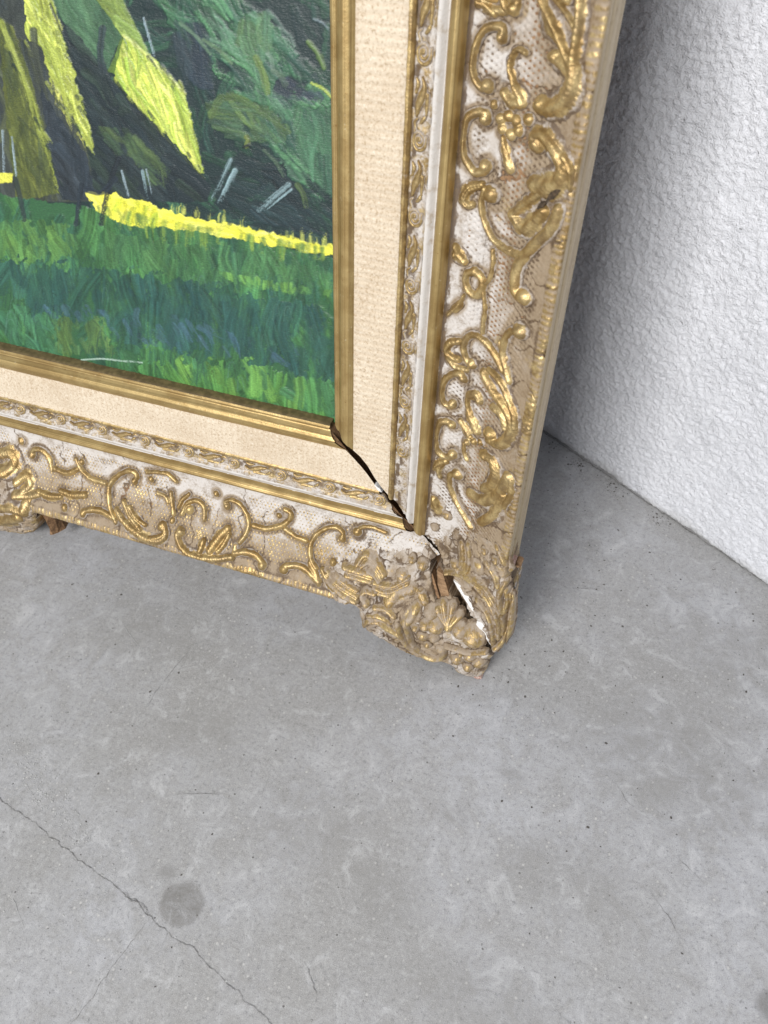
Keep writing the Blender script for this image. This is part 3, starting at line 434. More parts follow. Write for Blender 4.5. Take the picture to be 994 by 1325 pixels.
END = {'S': SH, 'B': SW, 'L': SH, 'T': SW}
def strip(name, rail, ts, ws, mat, parent, smin=0.0, dense=None, hfun=None, fin=None):
    """a length of moulding: profile (ts, ws) drawn along the rail between its two mitres"""
    ts = np.asarray(ts, float); ws = np.asarray(ws, float)
    if dense: s0 = nonuni(0, 1, 0, dense[0] / END[rail], dense[1] / END[rail], 0.03)
    else: s0 = np.r_[np.linspace(0, 0.03, 4)[:-1], np.linspace(0.03, 1, 24)]
    a = start(rail, ts); b = END[rail] + ts
    S_ = a[None, :] + s0[:, None] * (b - a)[None, :]; T_ = np.broadcast_to(ts, S_.shape); W_ = np.broadcast_to(ws, S_.shape).copy()
    f = np.zeros(S_.shape + (3,))
    if fin is not None: f[:] = fin
    if hfun is not None:
        h, f2 = hfun(S_, T_); n = np.hypot(slope(T_), 1); Tn = T_ - h * slope(T_) / n; W_ = W_ + h / n
        if f2 is not None: f = f2
        P_ = place(rail, S_, Tn, W_)
    else: P_ = place(rail, S_, T_, W_)
    fc = grid_faces(*S_.shape)
    if FLIP[rail]: fc = fc[:, ::-1]
    if rail in ('S', 'L'): fc = fc[:, ::-1]
    return obj(name, new_mesh(name, P_.reshape(-1, 3), fc, {'fin': f.reshape(-1, 3)}), mat, parent)
def prof(a, b, n):
    t = np.unique(np.r_[np.linspace(a, b, n), pt[(pt[:, 0] > a) & (pt[:, 0] < b), 0]]); return t
def catmull(P, n=10):
    P = np.asarray(P, float)
    if len(P) < 3: 
        k = np.linspace(0, 1, 12)[:, None]; return P[0] + (P[-1] - P[0]) * k if len(P) == 2 else P
    Q = np.vstack([2 * P[0] - P[1], P, 2 * P[-1] - P[-2]]); out = []
    for i in range(1, len(Q) - 2):
        t = np.linspace(0, 1, n, endpoint=False)[:, None]; a, b, c, d = Q[i - 1], Q[i], Q[i + 1], Q[i + 2]
        out.append(0.5 * (2 * b + (c - a) * t + (2 * a - 5 * b + 4 * c - d) * t ** 2 + (3 * b - a - 3 * c + d) * t ** 3))
    return np.vstack(out + [P[-1:]])
def stroke_h(X, Y, H_, pts):
    P = catmull(pts) if len(pts) > 1 else np.asarray(pts, float)
    if len(P) == 1:
        d = np.hypot(X - P[0, 0], Y - P[0, 1]); r = P[0, 2]; return H_ * (1 - (d / r) ** 2)
    best = np.full(X.shape, -9.0)
    for i in range(len(P) - 1):
        ax, ay, ar = P[i]; bx, by, br = P[i + 1]; dx, dy = bx - ax, by - ay; l2 = dx * dx + dy * dy + 1e-9
        t = np.clip(((X - ax) * dx + (Y - ay) * dy) / l2, 0, 1); d = np.hypot(X - ax - t * dx, Y - ay - t * dy); r = np.maximum(ar + t * (br - ar), 0.4)
        best = np.maximum(best, 1 - (d / r) ** 2)
    return H_ * best
PERIOD = 42.3
def net(S_, T_, rail):
    """pressed diaper ground of the scoop"""
    a = (S_ + T_ * 0.62) / 3.3; b = (S_ - T_ * 0.62) / 3.3
    r = np.maximum(np.abs(np.sin(np.pi * a)), np.abs(np.sin(np.pi * b)))
    q = np.abs(np.sin(np.pi * a)) * np.abs(np.sin(np.pi * b))
    m_ = sstep(84, 90, T_) * sstep(142, 132, T_) * sstep(0.30, 0.5, fbm(S_ / 34, T_ / 26, 3, 2) + 0.08)
    hole = sstep(0.45, 0.85, q) * m_
    h = (-0.95 if rail == 'S' else 0.75) * hole + (fbm(S_ / 7, T_ / 7, 21, 3) - .5) * 0.9
    # crazing of the composition across the rail
    cl = S_ + (fbm(S_ / 15, T_ / 9, 41, 3) - .5) * 16
    cz = np.abs(((cl / 23.0) % 1.0) - .5) * 23.0; cz = np.clip(1.25 - cz / 0.62, 0, 1) * (vnoise(S_ / 20, T_ / 22, 44) > .46)
    h = h - cz * 0.9
    bead = sstep(142.5, 144, T_); ph = np.abs(np.sin(np.pi * (S_ + 3 * vnoise(S_ / 8, S_ * 0, 19)) / 3.6)); h = h + bead * sstep(149.8, 148, T_) * (ph * 0.8 - 0.2) * (0.1 + 1.0 * sstep(.3, .8, vnoise(S_ / 9, T_ * 0, 6))) + bead * (fbm(S_ / 4, T_ / 3, 66, 3) - .5) * 1.2
    tone = sstep(92, 138, T_) * 0.75 + 0.16 + 0.5 * (fbm(S_ / 22, T_ / 18, 15, 3) - .5)
    gild = bead * (0.12 + 0.35 * ph) + (0.0 if rail == 'S' else 0.55) * hole + 0.30 * sstep(0.55, 0.75, fbm(S_ / 16, T_ / 11, 25, 3)) * sstep(95, 115, T_)
    grime = sstep(.48, .72, fbm(S_ / 13, T_ / 9, 57, 4))
    pat_shade = 0.30 * grime + (hole if rail == 'S' else m_ * sstep(0.5, 0.1, q) * 0.45) * 0.62 * (0.45 + vnoise(S_ / 18, T_ / 14, 33)) + cz * 1.0 + sstep(83.0, 79.8, T_) * 1.7 * vnoise(S_ / 6, T_, 35) + sstep(86, 80, T_) * 0.45 * sstep(.4, .7, vnoise(S_ / 5, T_ / 2, 36)) + sstep(141, 143, T_) * sstep(145, 143.5, T_) * 0.35
    wash_shade = wash_shade_field(S_, T_, rail) * (0.45 + 0.8 * fbm(S_ / 9, T_ / 9, 58, 3))  # brown wash around the ornament, also painting in the shade beside it
    tone = tone + 0.7 * wash_shade; pat_shade = pat_shade + 0.42 * wash_shade
    return h, np.stack([gild, tone, pat_shade], -1)
def wash_shade_field(S_, T_, rail):
    q = np.full(S_.shape, -9.0); sm = S_.mean(1); tm = T_.mean(0)
    for name, kind, strokes in ORN:
        if kind != rail: continue
        for H_, l in strokes:
            P = np.array(l, float); m_ = P[:, 2].max() * 1.5 * 2.2 + 2; s0, s1, t0, t1 = P[:, 0].min() - m_, P[:, 0].max() + m_, P[:, 1].min() - m_, P[:, 1].max() + m_
            for off in ((0, 198) if rail == 'S' and 75 < P[:, 0].mean() < 262 else (0,)):
                r_ = np.where((S_.max(1) > s0 + off) & (S_.min(1) < s1 + off))[0]; c_ = np.where((tm > t0) & (tm < t1))[0]
                if len(r_) == 0 or len(c_) == 0: continue
                a_ = (slice(r_[0], r_[-1] + 1), slice(c_[0], c_[-1] + 1)); q[a_] = np.maximum(q[a_], stroke_h(S_[a_] - off, T_[a_], 1.0, [(x, y, max(r * (1.52 if rail == 'S' else 1.3), 1.6)) for x, y, r in l]))
    return sstep(-2.6, 0.0, q)
def build_rail(rail, name):
    vert = rail in 'SL'; seen = rail in 'SB'
    ts = prof(0, 150, 10); mid = np.array([0.3, 150.8, 151.5, 151.5, 0.3]); wmid = np.array([-6.5, -6.5, -6.5, -18.4, -18.4])
    # wooden carcass: the solid under the mouldings, open at nothing (mitre ends closed)
    ct = np.concatenate([[0.4], pt[2:-1:2, 0], [149.6, 149.6, 0.4]]); cw = np.concatenate([[-5.5], pt[2:-1:2, 1] - 1.6, [36, -18.4, -18.4]])
    n = len(ct); fr = np.array([0.0, 0.5, 1.0]); V = []
    a = start(rail, ct) + 0.6; b = END[rail] + ct
    for f_ in fr: V.append(place(rail, a + f_ * (b - a), ct, cw))
    V = np.concatenate(V); F_ = []
    for r in range(2):
        for i in range(n): F_.append((r * n + i, r * n + (i + 1) % n, (r + 1) * n + (i + 1) % n, (r + 1) * n + i))
    F_.append(tuple(range(n))); F_.append(tuple(range(2 * n, 3 * n)))
    R_ = obj(name, new_mesh(name, V, F_, smooth=False), M_WOOD, root)
    den = {'S': (330, 0.55), 'B': (420, 0.55)}.get(rail); soft = {'S': (330, 2.0), 'B': (420, 2.0)}.get(rail)
    gm = M_BEAD_V if vert else M_BEAD_H
    wav = lambda S_, T_: ((fbm(S_ / 25, T_ / 6, 71, 3) - .5) * 0.5, None)
    t = prof(0, 2.5, 6); strip('slip_edge', rail, t, W(t), M_SLIP_SHADE, R_, dense=soft)  # dark brown stands in for shade on the slip's inner face
    t = prof(2.4, 18.2, 14); strip('gilt_slip', rail, t, W(t), gm, R_, dense=soft, hfun=wav if seen else None)
    t = prof(18.0, 48.1, 6); strip('linen_liner', rail, t, W(t) - (t == t[0]) * 0.4, M_LINEN, R_, dense=soft, fin=(1.0 if vert else 0.0, 0, 0))
    def filh(S_, T_):
        return (fbm(S_ / 3, T_, 81, 3) - .5) * 0.5, np.stack([0.62 + 0 * S_, 0.6 + 0 * S_, 0.22 + 0.5 * sstep(51, 52, T_) * vnoise(S_ / 5, T_, 82)], -1)
    t = prof(47.9, 52.0, 6); strip('gilt_fillet', rail, t, W(t), M_FIN, R_, dense=soft, hfun=filh if seen else None, fin=(.6, .6, .2))
    def car(S_, T_):
        h = (fbm(S_ / 2.4, T_ / 2.4, 91, 3) - .5) * 1.2
        return h, np.stack([0.15 + 0.3 * vnoise(S_ / 9, T_ / 3, 92), 0.35 + 0.5 * (vnoise(S_ / 12, T_ / 5, 93) - .5), 0.36 + 0.60 * sstep(.40, .70, vnoise(S_ / 3.5, T_ / 2.5, 94)) * sstep(62, 54, T_)], -1)  # patina noise, deepened to paint shade into the carving
    t = np.linspace(51.9, 64.3, 17); strip('carved_strip', rail, t, W(t), M_FIN, R_, dense=(den[0], 0.8) if den else None, hfun=car if seen else None, fin=(.3, .3, .3))
    t = prof(64.1, 69.8, 7); strip('cream_fillet', rail, t, W(t), M_CREAM, R_, dense=soft, hfun=(lambda S_, T_: ((fbm(S_ / 6, T_ / 4, 95, 3) - .5) * 0.6, None)) if seen else None)
    t = prof(69.7, 79.3, 14); strip('gilt_bead', rail, t, W(t), gm, R_, dense=soft, hfun=wav if seen else None)
    t = np.linspace(79.2, 150, 128 if seen else 20); strip('scoop_band', rail, t, WB_(t), M_FIN, R_, dense=den, hfun=(lambda S_, T_: net(S_, T_, rail)) if seen else None, fin=(.3, .4, .2))
    st = np.array([149.95, 150.5, 150.6, 150.2, 150.3, 151.2, 151.4, 151.5]); sw = np.array([37.9, 36.5, 27.0, 26.0, 24.5, 23.5, 10.0, -18.6]); strip('outer_side', rail, st, sw, M_SIDE, R_, dense=None)
    return R_
stile = build_rail('S', 'stile'); rail_b = build_rail('B', 'rail')
stile_l = build_rail('L', 'stile'); rail_t = build_rail('T', 'rail')

# back board keeps daylight out of the split
bb = np.array([(-SW - 140, -140, -19.2), (140, -140, -19.2), (140, SH + 140, -19.2), (-SW - 140, SH + 140, -19.2)]) / 1000
b2 = bb + np.array([0, 0, -0.003]); obj('backing_board', new_mesh('backing_board', np.r_[bb, b2], [(0, 1, 2, 3), (7, 6, 5, 4), (0, 4, 5, 1), (1, 5, 6, 2), (2, 6, 7, 3), (3, 7, 4, 0)], smooth=False), M_WOOD, root)

# ------------------------------------------------------------------ relief ornament
def relief(strokes, surf, step=0.5, seed=0, gain=1.0, gildg=1.0, rmin=1.25, wide=1.1, body=False, tone_up=0.0):
    if body:
        extra = []
        for q_, (H_, l) in enumerate(strokes):
            if len(l) < 3: continue
            P = catmull(np.array(l, float), 5); a_ = np.r_[0, np.cumsum(np.hypot(*np.diff(P[:, :2], axis=0).T))]
            rr = P[:, 2] * 1.32 * (1 + 0.30 * np.sin(a_ / 5.2 * 6.2832 + q_)) * np.clip(0.55 + 0.6 * np.sin(np.pi * a_ / a_[-1]), 0.5, 1.1)
            extra.append((H_ * 0.52, [(x_, y_, r_) for (x_, y_), r_ in zip(P[:, :2], rr)]))
        strokes = list(strokes) + extra
    allp = np.array([p for h, l in strokes for p in l]); m_ = allp[:, 2].max() * wide * 1.1 + 1.2
    x = np.arange(allp[:, 0].min() - m_, allp[:, 0].max() + m_, step); y = np.arange(allp[:, 1].min() - m_, allp[:, 1].max() + m_, step)
    X, Y = np.meshgrid(x, y); jx = (fbm(X / 5, Y / 5, seed + 3, 2) - .5) * 0.8; jy = (fbm(X / 5, Y / 5, seed + 13, 2) - .5) * 0.8
    hs = [stroke_h(X + jx, Y + jy, H_ * gain, [(a, b, max(r * wide, rmin)) for a, b, r in l]) for H_, l in strokes]
    h = hs[0]; k = 0.5
    for q in hs[1:]:
        e_ = np.clip(0.5 + 0.5 * (q - h) / k, 0, 1); h = h * (1 - e_) + q * e_ + k * e_ * (1 - e_)
    h = h + (fbm(X / 2.2, Y / 2.2, seed, 3) - .5) * 0.32
    if body:
        h = h - 0.3 * np.clip(np.sin((X * 0.8 + Y * 0.6 + 2.2 * fbm(X / 8, Y / 8, seed + 5, 2)) * 2.9), 0, 1) ** 2 * sstep(0.4, 1.6, h)
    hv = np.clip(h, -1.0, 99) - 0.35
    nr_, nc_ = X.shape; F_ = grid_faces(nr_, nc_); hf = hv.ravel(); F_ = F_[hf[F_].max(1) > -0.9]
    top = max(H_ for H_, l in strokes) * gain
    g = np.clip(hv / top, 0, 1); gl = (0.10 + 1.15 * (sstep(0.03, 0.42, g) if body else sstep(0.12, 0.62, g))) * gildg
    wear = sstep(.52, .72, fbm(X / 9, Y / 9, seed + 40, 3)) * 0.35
    fin = np.stack([gl - wear, 0.55 + tone_up + 0 * g, 0.85 * sstep(0.42, 0.0, g) * (0.50 + 0.7 * vnoise(X / 4, Y / 4, seed + 50)) + 0.25 * sstep(.66, .8, fbm(X / 6, Y / 6, seed + 60, 3))], -1)  # patina in the last channel also paints shade down the flanks
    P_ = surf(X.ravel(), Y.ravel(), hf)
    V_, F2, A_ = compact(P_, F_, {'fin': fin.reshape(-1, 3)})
    return V_, F2, A_
def surf_rail(rail):
    def f(s, t, h):
        h = h - 7 * sstep(146.5, 150.5, t) - 6 * sstep(82.5, 79.0, t)
        sl = slope(np.clip(t, 80, 149.3)); n = np.hypot(sl, 1); return place(rail, s, t - h * sl / n, WB_(np.clip(t, 0, 150)) + h / n)
    return f
OUT_C = [(30, -151.5), (34.7, -153.9), (35.5, -166), (38.5, -178.4), (46, -186), (56, -190), (64, -195.5), (74.5, -199), (88, -201), (102, -199), (112, -197), (118, -201), (124, -206.5), (132, -209), (140, -207), (146, -202.5), (149, -190), (149.5, -176), (153, -166), (158.5, -154), (160.5, -140), (159.5, -120), (158.5, -104), (159, -90), (155.5, -78), (152.4, -66), (151, -56)]
IN_C = [(148, -50), (128, -52), (108, -58), (92, -70), (84, -84), (72, -92), (52, -98), (24, -108), (4, -118), (0, -136), (10, -148)]
OUT_M = [(-284, -151), (-287.5, -153), (-290, -165), (-295, -176), (-304, -186), (-318, -194), (-336, -199), (-352, -201), (-368, -199), (-386, -194), (-400, -186), (-409, -176), (-414, -165), (-416.5, -153), (-420, -151)]
IN_M = [(-415, -140), (-395, -118), (-370, -104), (-352, -100), (-334, -104), (-309, -118), (-289, -140)]
def seg_d(X, Y, pts, closed=False):
    d = np.full(X.shape, 1e9); pts = list(pts) + ([pts[0]] if closed else [])
    for (ax, ay), (bx, by) in zip(pts[:-1], pts[1:]):
        dx, dy = bx - ax, by - ay; t = np.clip(((X - ax) * dx + (Y - ay) * dy) / (dx * dx + dy * dy + 1e-9), 0, 1); d = np.minimum(d, np.hypot(X - ax - t * dx, Y - ay - t * dy))
    return d
def inside(X, Y, pts):
    c = np.zeros(X.shape, bool); n = len(pts)
    for i in range(n):
        (ax, ay), (bx, by) = pts[i], pts[(i + 1) % n]
        if ay == by: continue
        c ^= ((ay > Y) != (by > Y)) & (X < (bx - ax) * (Y - ay) / (by - ay) + ax)
    return c
def lobe_base(X, Y, outer, inner):
    t = np.maximum(X, -Y); tl = WB_(np.clip(t, 0, 149)); din = seg_d(X, Y, inner); dout = seg_d(X, Y, outer)
    ins = inside(X, Y, list(outer) + list(inner)); dout = np.where(ins, dout, 0)
    # beyond the rail's edge the swept lobe rolls back towards the wall
    roll = 9.0 * (1 - np.sqrt(np.clip(1 - np.clip(1 - dout / 11.0, 0, 1) ** 2, 0, 1)))
    lift = 4.2 * sstep(0, 16, din) - 0.8
    beyond = np.clip(t - 150, 0, 80); w = tl + lift - roll - 0.16 * beyond
    return w, ins, dout, din
FLOOR_K = TIP.y * math.cos(LEAN) + TIP.z * math.sin(LEAN)
def seat(V):
    """nothing of the frame goes below the floor it stands on"""
    hgt = V[:, 1] * math.cos(LEAN) + V[:, 2] * math.sin(LEAN) - FLOOR_K
    V = V.copy(); low = hgt < 0.0006; V[low, 1] += (0.0006 - hgt[low]) / math.cos(LEAN); return V
CR1 = [(80, -85), (88, -90.5), (92.5, -94), (94.0, -98), (91.2, -101), (91.0, -106.5), (93.1, -113.3), (96.9, -120.7), (101.5, -129)]
CR2 = [(93, -97), (102.0, -107.4), (108.3, -115.3), (115.2, -121.9), (123.4, -130.8), (131.5, -136.0), (141.5, -142.0), (149, -153.0), (156, -168)]
MAINC = CR1[:3] + [(97, -101)] + CR2[1:] + [(170, -190)]
def side_of(X, Y):
    """True on the stile side of the split"""
    m_ = np.array(MAINC); xs = m_[:, 0] - m_[:, 1]; ys = m_[:, 0] + m_[:, 1]; return (X + Y) > np.interp(X - Y, xs, ys)
def lobe(name, outer, inner, parent, half=None, step=0.55, holes=(), seed=0):
    P0 = np.array(outer + inner); x = np.arange(P0[:, 0].min() - 2, P0[:, 0].max() + 2, step); y = np.arange(P0[:, 1].min() - 2, P0[:, 1].max() + 2, step)
    X, Y = np.meshgrid(x, y); w, ins, dout, din = lobe_base(X, Y, outer, inner); keep = ins
    h = (fbm(X / 5, Y / 5, seed, 4) - .5) * 4.2 + (fbm(X / 1.8, Y / 1.8, seed + 7, 2) - .5) * 0.5
    # creases between the leaves of the corner composition
    cre = np.abs(fbm(X / 15, Y / 11, seed + 30, 2) - .5); cre2 = np.abs(fbm(X / 8, Y / 9, seed + 50, 2) - .5); cre = np.maximum(np.clip(1 - cre / 0.035, 0, 1), np.clip(1 - cre2 / 0.04, 0, 1) * 0.8); h = h - cre * 2.2 * sstep(3, 10, din)
    w = w + h
    pat_shade = 0.5 * sstep(.42, .68, fbm(X / 8, Y / 8, seed + 9, 3)) + cre * 1.0 + 0.3 * sstep(.5, .36, fbm(X / 5, Y / 5, seed, 4))  # patchy patina, plus painted shade along the creases
    gild = 0.36 * sstep(9, 2, dout) + 0.26 * sstep(.5, .7, fbm(X / 9, Y / 9, seed + 19, 3)); tone = 0.62 + 1.0 * (fbm(X / 14, Y / 14, seed + 29, 3) - .5)
    drop = dout < step * 1.3
    if half is not None:
        sd = side_of(X, Y); keep = keep & (sd if half else ~sd)
        nz = (fbm(X / 2.5, Y / 2.5, seed + 77, 3) - .5) * 1.6
        for poly, wd in holes:
            d = seg_d(X, Y, poly) + nz; keep = keep & (d > wd); near = sstep(wd + 2.2, wd, d); pat_shade = pat_shade + 0.75 * near; gild = gild * (1 - near); w = w - near * 0.9
            drop = drop | ((d < wd + step * 1.5) & (d > wd - 2))
        dsd = seg_d(X, Y, MAINC); drop = drop | (dsd < step * 1.5)
    w = np.where(drop, np.minimum(w, w - 26) , w); w = np.maximum(w, -15)
    F_ = grid_faces(*X.shape); kf = keep.ravel(); F_ = F_[kf[F_].all(1)]
    V_ = np.stack([X, Y, w], -1).reshape(-1, 3) / 1000
    V_, F2, A_ = compact(V_, F_, {'fin': np.stack([gild, tone, pat_shade], -1).reshape(-1, 3)})
    return obj(name, new_mesh(name, seat(V_), F2, A_), M_FIN, parent)
WIDE = [(CR1[2:], 1.0), (CR2, 2.0)]
corner_r = lobe('corner_ornament', OUT_C, IN_C, root, True, holes=[(CR2[1:], 1.9), (CR1[:4], 1.7)], seed=100)
corner_l = lobe('corner_ornament', OUT_C, IN_C, root, False, holes=[(CR2[1:], 2.2), (CR1, 1.6)], seed=120)
corner_r['label'] = 'split corner ornament half on the upright side showing white gesso'; corner_l['label'] = 'split corner ornament half on the bottom rail with shell and berries'
centre = lobe('centre_ornament', OUT_M, IN_M, root, seed=140)

def surf_k(outer, inner):
    def f(u, v, h):
        w, ins, dout, din = lobe_base(u, v, outer, inner)
        w = np.where(ins, w, WB_(np.clip(np.maximum(u, -v), 80, 149)))
        return np.stack([u, v, w + h], -1) / 1000
    return f
def surf_m(s, t, h):
    return surf_k(OUT_M, IN_M)(-s, -t, h)
def placed(name, V_, F2, A_, parent, mat=None):
    """origin of each piece at its own foot"""
    c = V_.mean(0); o = obj(name, new_mesh(name, V_ - c, F2, A_), mat or M_FIN, parent); o.location = c; return o
made = []
for i, (name, kind, strokes) in enumerate(ORN):
    P0 = np.array([p for h, l in strokes for p in l]); cx, cy = P0[:, 0].mean(), P0[:, 1].mean()
    if kind == 'K':
        V_, F2, A_ = relief(strokes, surf_k(OUT_C, IN_C), seed=i, gain=1.4, tone_up=0.2, gildg=0.36, rmin=1.7, wide=1.35 if len(strokes[0][1]) > 1 else 1.15, body=name in ('acanthus_leaf', 'leaf')); V_ = seat(V_)
        o = placed(name, V_, F2, A_, corner_r if side_of(np.array(cx), np.array(cy)) else corner_l)
    else:
        on_c = kind == 'B' and cx > 284
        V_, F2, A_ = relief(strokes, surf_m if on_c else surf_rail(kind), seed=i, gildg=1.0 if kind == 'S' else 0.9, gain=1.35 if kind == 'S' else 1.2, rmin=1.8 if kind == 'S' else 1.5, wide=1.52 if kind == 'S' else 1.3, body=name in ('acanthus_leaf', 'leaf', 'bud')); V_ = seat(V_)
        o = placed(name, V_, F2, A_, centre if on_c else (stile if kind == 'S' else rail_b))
        made.append((o, kind, cx))
# the pattern goes on above the picture's edge and past the centre of the bottom rail
for o, kind, cx in made:
    if kind == 'S' and 75 < cx < 262:
        c = o.copy(); COL.objects.link(c); c.parent = o.parent; c.location = o.location + Vector((0, 0.198, 0))
    elif kind == 'B' and cx > 190:
        c = o.copy(); COL.objects.link(c); c.parent = o.parent; c.location = Vector((-2 * 0.352 - o.location.x, o.location.y, o.location.z)); c.scale = (-1, 1, 1)

# running scrolls and leaves of the narrow carved strip
def strip_piece(kind, sd):
    if kind == 'small_scroll':
        th = np.linspace(0, 4.1 * math.pi, 22); r = 0.5 + 4.3 * (th / th[-1]) ** 0.9
        pts = [(r_ * math.sin(t_) * 1.25, 57.0 + r_ * math.cos(t_) * 0.95, 0.95 + 0.25 * r_ / 5) for r_, t_ in zip(r, th)]
        st = [(2.0, pts), (2.2, [(0, 57, 1.5)]), (1.6, [(5.5, 54.5, 1.1), (8.5, 53.5, 1.3), (10.5, 55, 0.9)])]
    else:
        st = [(2.4, [(-9, 54.5, 1.0), (-4, 55.5, 2.4), (1, 57.5, 2.9), (6, 58.5, 1.6), (10, 57.0, 0.8)]), (2.0, [(-8, 60.5, 0.8), (-3, 60.5, 1.6), (2, 60.8, 1.4)]), (2.0, [(2, 53.6, 0.9), (6, 54.6, 1.5), (9, 53.6, 0.8)]), (2.0, [(-12, 57.5, 1.1), (-9.5, 59.5, 1.3)])]
    return st
for rail, par, n in (('S', stile, 9), ('B', rail_b, 10)):
    for kind, off in (('small_scroll', 0.0), ('small_leaf', PERIOD / 2)):
        for var in range(2):
            def sf(s, t, h, rail=rail): return place(rail, s, t, W(np.clip(t, 52.3, 62)) + h)
            V_, F2, A_ = relief(strip_piece(kind, var), sf, step=0.42, seed=300 + var * 7 + (0 if kind[6] == 's' else 40), gildg=0.9 if kind == 'small_leaf' else 0.62, rmin=0.8)
            me = new_mesh(kind, V_, F2, A_); me.materials.append(M_FIN)
            for k in range(var, n, 2):
                s = (248 - PERIOD * 6 if rail == 'S' else -40) + off + k * PERIOD
                if rail == 'S' and s < -48 or rail == 'B' and s < -44: continue
                o = obj(kind, me, None, par); o.location = (0, s / 1000, 0) if rail == 'S' else (-s / 1000, 0, 0)

# bare wood in the split, broken gesso edges, splinters
def slab(name, poly, w0, w1, mat, parent, seed=0, tilt=(0, 0)):
    r = np.random.RandomState(seed); P0 = np.array(poly, float); n = len(P0); c = P0.mean(0); V = []
    for ring, sc_, wz in ((0, 1.08, w0), (1, 1.0, w1), (2, 0.55, w1 + 0.5)):
        for p in P0:
            q = c + (p - c) * sc_ + r.randn(2) * 0.25; V.append((q[0], q[1], wz + r.randn() * 0.3 * (ring > 0) + (q[0] - c[0]) * tilt[0] + (q[1] - c[1]) * tilt[1]))
    V.append((c[0], c[1], w1 + 0.5)); F_ = []
    for k in (0, 1):
        F_ += [(k * n + i, k * n + (i + 1) % n, (k + 1) * n + (i + 1) % n, (k + 1) * n + i) for i in range(n)]
    F_ += [(2 * n + i, 2 * n + (i + 1) % n, 3 * n) for i in range(n)]
    if np.cross(P0[1] - P0[0], P0[2] - P0[1]) < 0: F_ = [f[::-1] for f in F_]
    return obj(name, new_mesh(name, seat(np.array(V) / 1000), F_, smooth=False), mat, parent)
def kbase(p): return float(lobe_base(np.array([p[0]]), np.array([p[1]]), OUT_C, IN_C)[0][0])
wedge = [(94.4, -104.8), (99.8, -105.8), (105.0, -114.0), (108.5, -121.0), (105.8, -124.6), (102.6, -124.8), (96.8, -116.0)]
slab('wood_splinter', wedge, 2, kbase((101, -115)) + 2.2, M_WOOD2, corner_l, 1, (0.22, -0.3))
slab('gesso_break', [(109, -109.8), (113, -110.0), (119.8, -113.6), (126.2, -119.0), (132.4, -127.2), (130.4, -128.6), (120.8, -120.6), (113, -114.2)], 6, kbase((120, -118)) + 0.6, M_GESSO, corner_r, 2, (0.25, -0.25))
slab('gesso_break', [(134.8, -129.4), (139.6, -129.0), (146.6, -138.0), (149.0, -148.5), (146, -145.0), (140.0, -136.8), (134.6, -132.2)], 8, kbase((141, -136)) + 0.6, M_GESSO, corner_r, 3, (0.1, -0.15))
slab('gesso_break', [(36.5, -43.6), (38, -43.4), (41, -45.8), (43.0, -48.5), (41.4, -48.4), (38.5, -46)], 4, 8.8, M_GESSO, rail_b, 5)
slab('wood_splinter', [(154.5, -71.0), (156.4, -71.4), (158.6, -70.4), (159.4, -68.6), (158.2, -67.0), (155.8, -66.8), (154.4, -68.6)], 20, 27, M_WOOD2, corner_r, 6)
slab('paint_chip', [(150, -70), (154, -71), (154.5, -67), (151, -66)], 20, 33, M_REDCHIP, corner_r, 7)
slab('paint_chip', [(138.5, -205), (142, -206.5), (145.5, -203.5), (144.5, -201), (140, -201.5)], 15, 30.8, M_REDCHIP, corner_l, 8)
def at_band(s, t, up): return t, s, float(WB_(np.array(t))) + up
for k, pl in enumerate(([(191.5, 135.5), (195, 137.4), (198.5, 138.8), (204, 141.0), (205, 143.0), (199, 142.2), (193.5, 139.4)], [(186.5, 131), (189.5, 132.6), (190.6, 135.4), (188, 134.8), (185.8, 133)])):
    slab('dark_loss', [(t, s) for s, t in pl], 28, float(WB_(np.array(np.mean([q[1] for q in pl])))) + 3.6, M_LOSS, stile, 30 + k, (0.5, 0))
# rough wooden foot under the middle of the bottom rail
r = np.random.RandomState(5); V = []; n = 10
for k, (yy, sc_) in enumerate(((-150, 1.0), (-160, 1.0), (-170, 1.0), (-178, 0.95), (-185, 0.9))):
    for i in range(n):
        a = i / n * 6.2832; V.append((-289 + 6.5 * sc_ * math.cos(a) * r.uniform(.8, 1.2) + k * 0.8, yy + r.randn() * 0.8, 16 + 13 * sc_ * math.sin(a) * r.uniform(.8, 1.2)))
F_ = [(k * n + i, k * n + (i + 1) % n, (k + 1) * n + (i + 1) % n, (k + 1) * n + i) for k in range(4) for i in range(n)] + [tuple(range(4 * n, 5 * n)), tuple(range(n))[::-1]]
obj('foot', new_mesh('foot', seat(np.array(V) / 1000), F_, smooth=False), M_WOOD, rail_b)

# ------------------------------------------------------------------ the painting: brush strokes laid one over another on the canvas
# painted in sketch units (the artist's study grid), squared up to millimetres on the canvas by a fixed perspective square-up
HM = np.array([5.16457050e-01, -5.96370037e-03, -2.215e+02, 1.29837329e-01, -5.67165024e-01, 2.51e+02, 3.55960353e-04, -6.24630268e-04, 1.0]).reshape(3, 3)
HI = np.linalg.inv(HM)
cu = nonuni(-SW - 3, 3, -342, 2.5, 0.62, 9.0); cv = nonuni(-4, SH + 3, -4, 284, 0.62, 9.0)
CU, CV = np.meshgrid(cu, cv)
den_ = HI[2, 0] * CU + HI[2, 1] * CV + HI[2, 2]; den_ = np.where(np.abs(den_) < 1e-3, 1e-3, den_)
PX = (HI[0, 0] * CU + HI[0, 1] * CV + HI[0, 2]) / den_; PY = (HI[1, 0] * CU + HI[1, 1] * CV + HI[1, 2]) / den_
far = (CU < -345) | (CV > 288) | (den_ < 0.2)
PX = np.where(far, -120 + CU * 0.3, PX); PY = np.where(far, -90 - CV * 0.2, PY)
def hexc(r, g, b):
    c = np.array([r, g, b]) / 255.0; return np.where(c < 0.04045, c / 12.92, ((c + 0.055) / 1.055) ** 2.4)
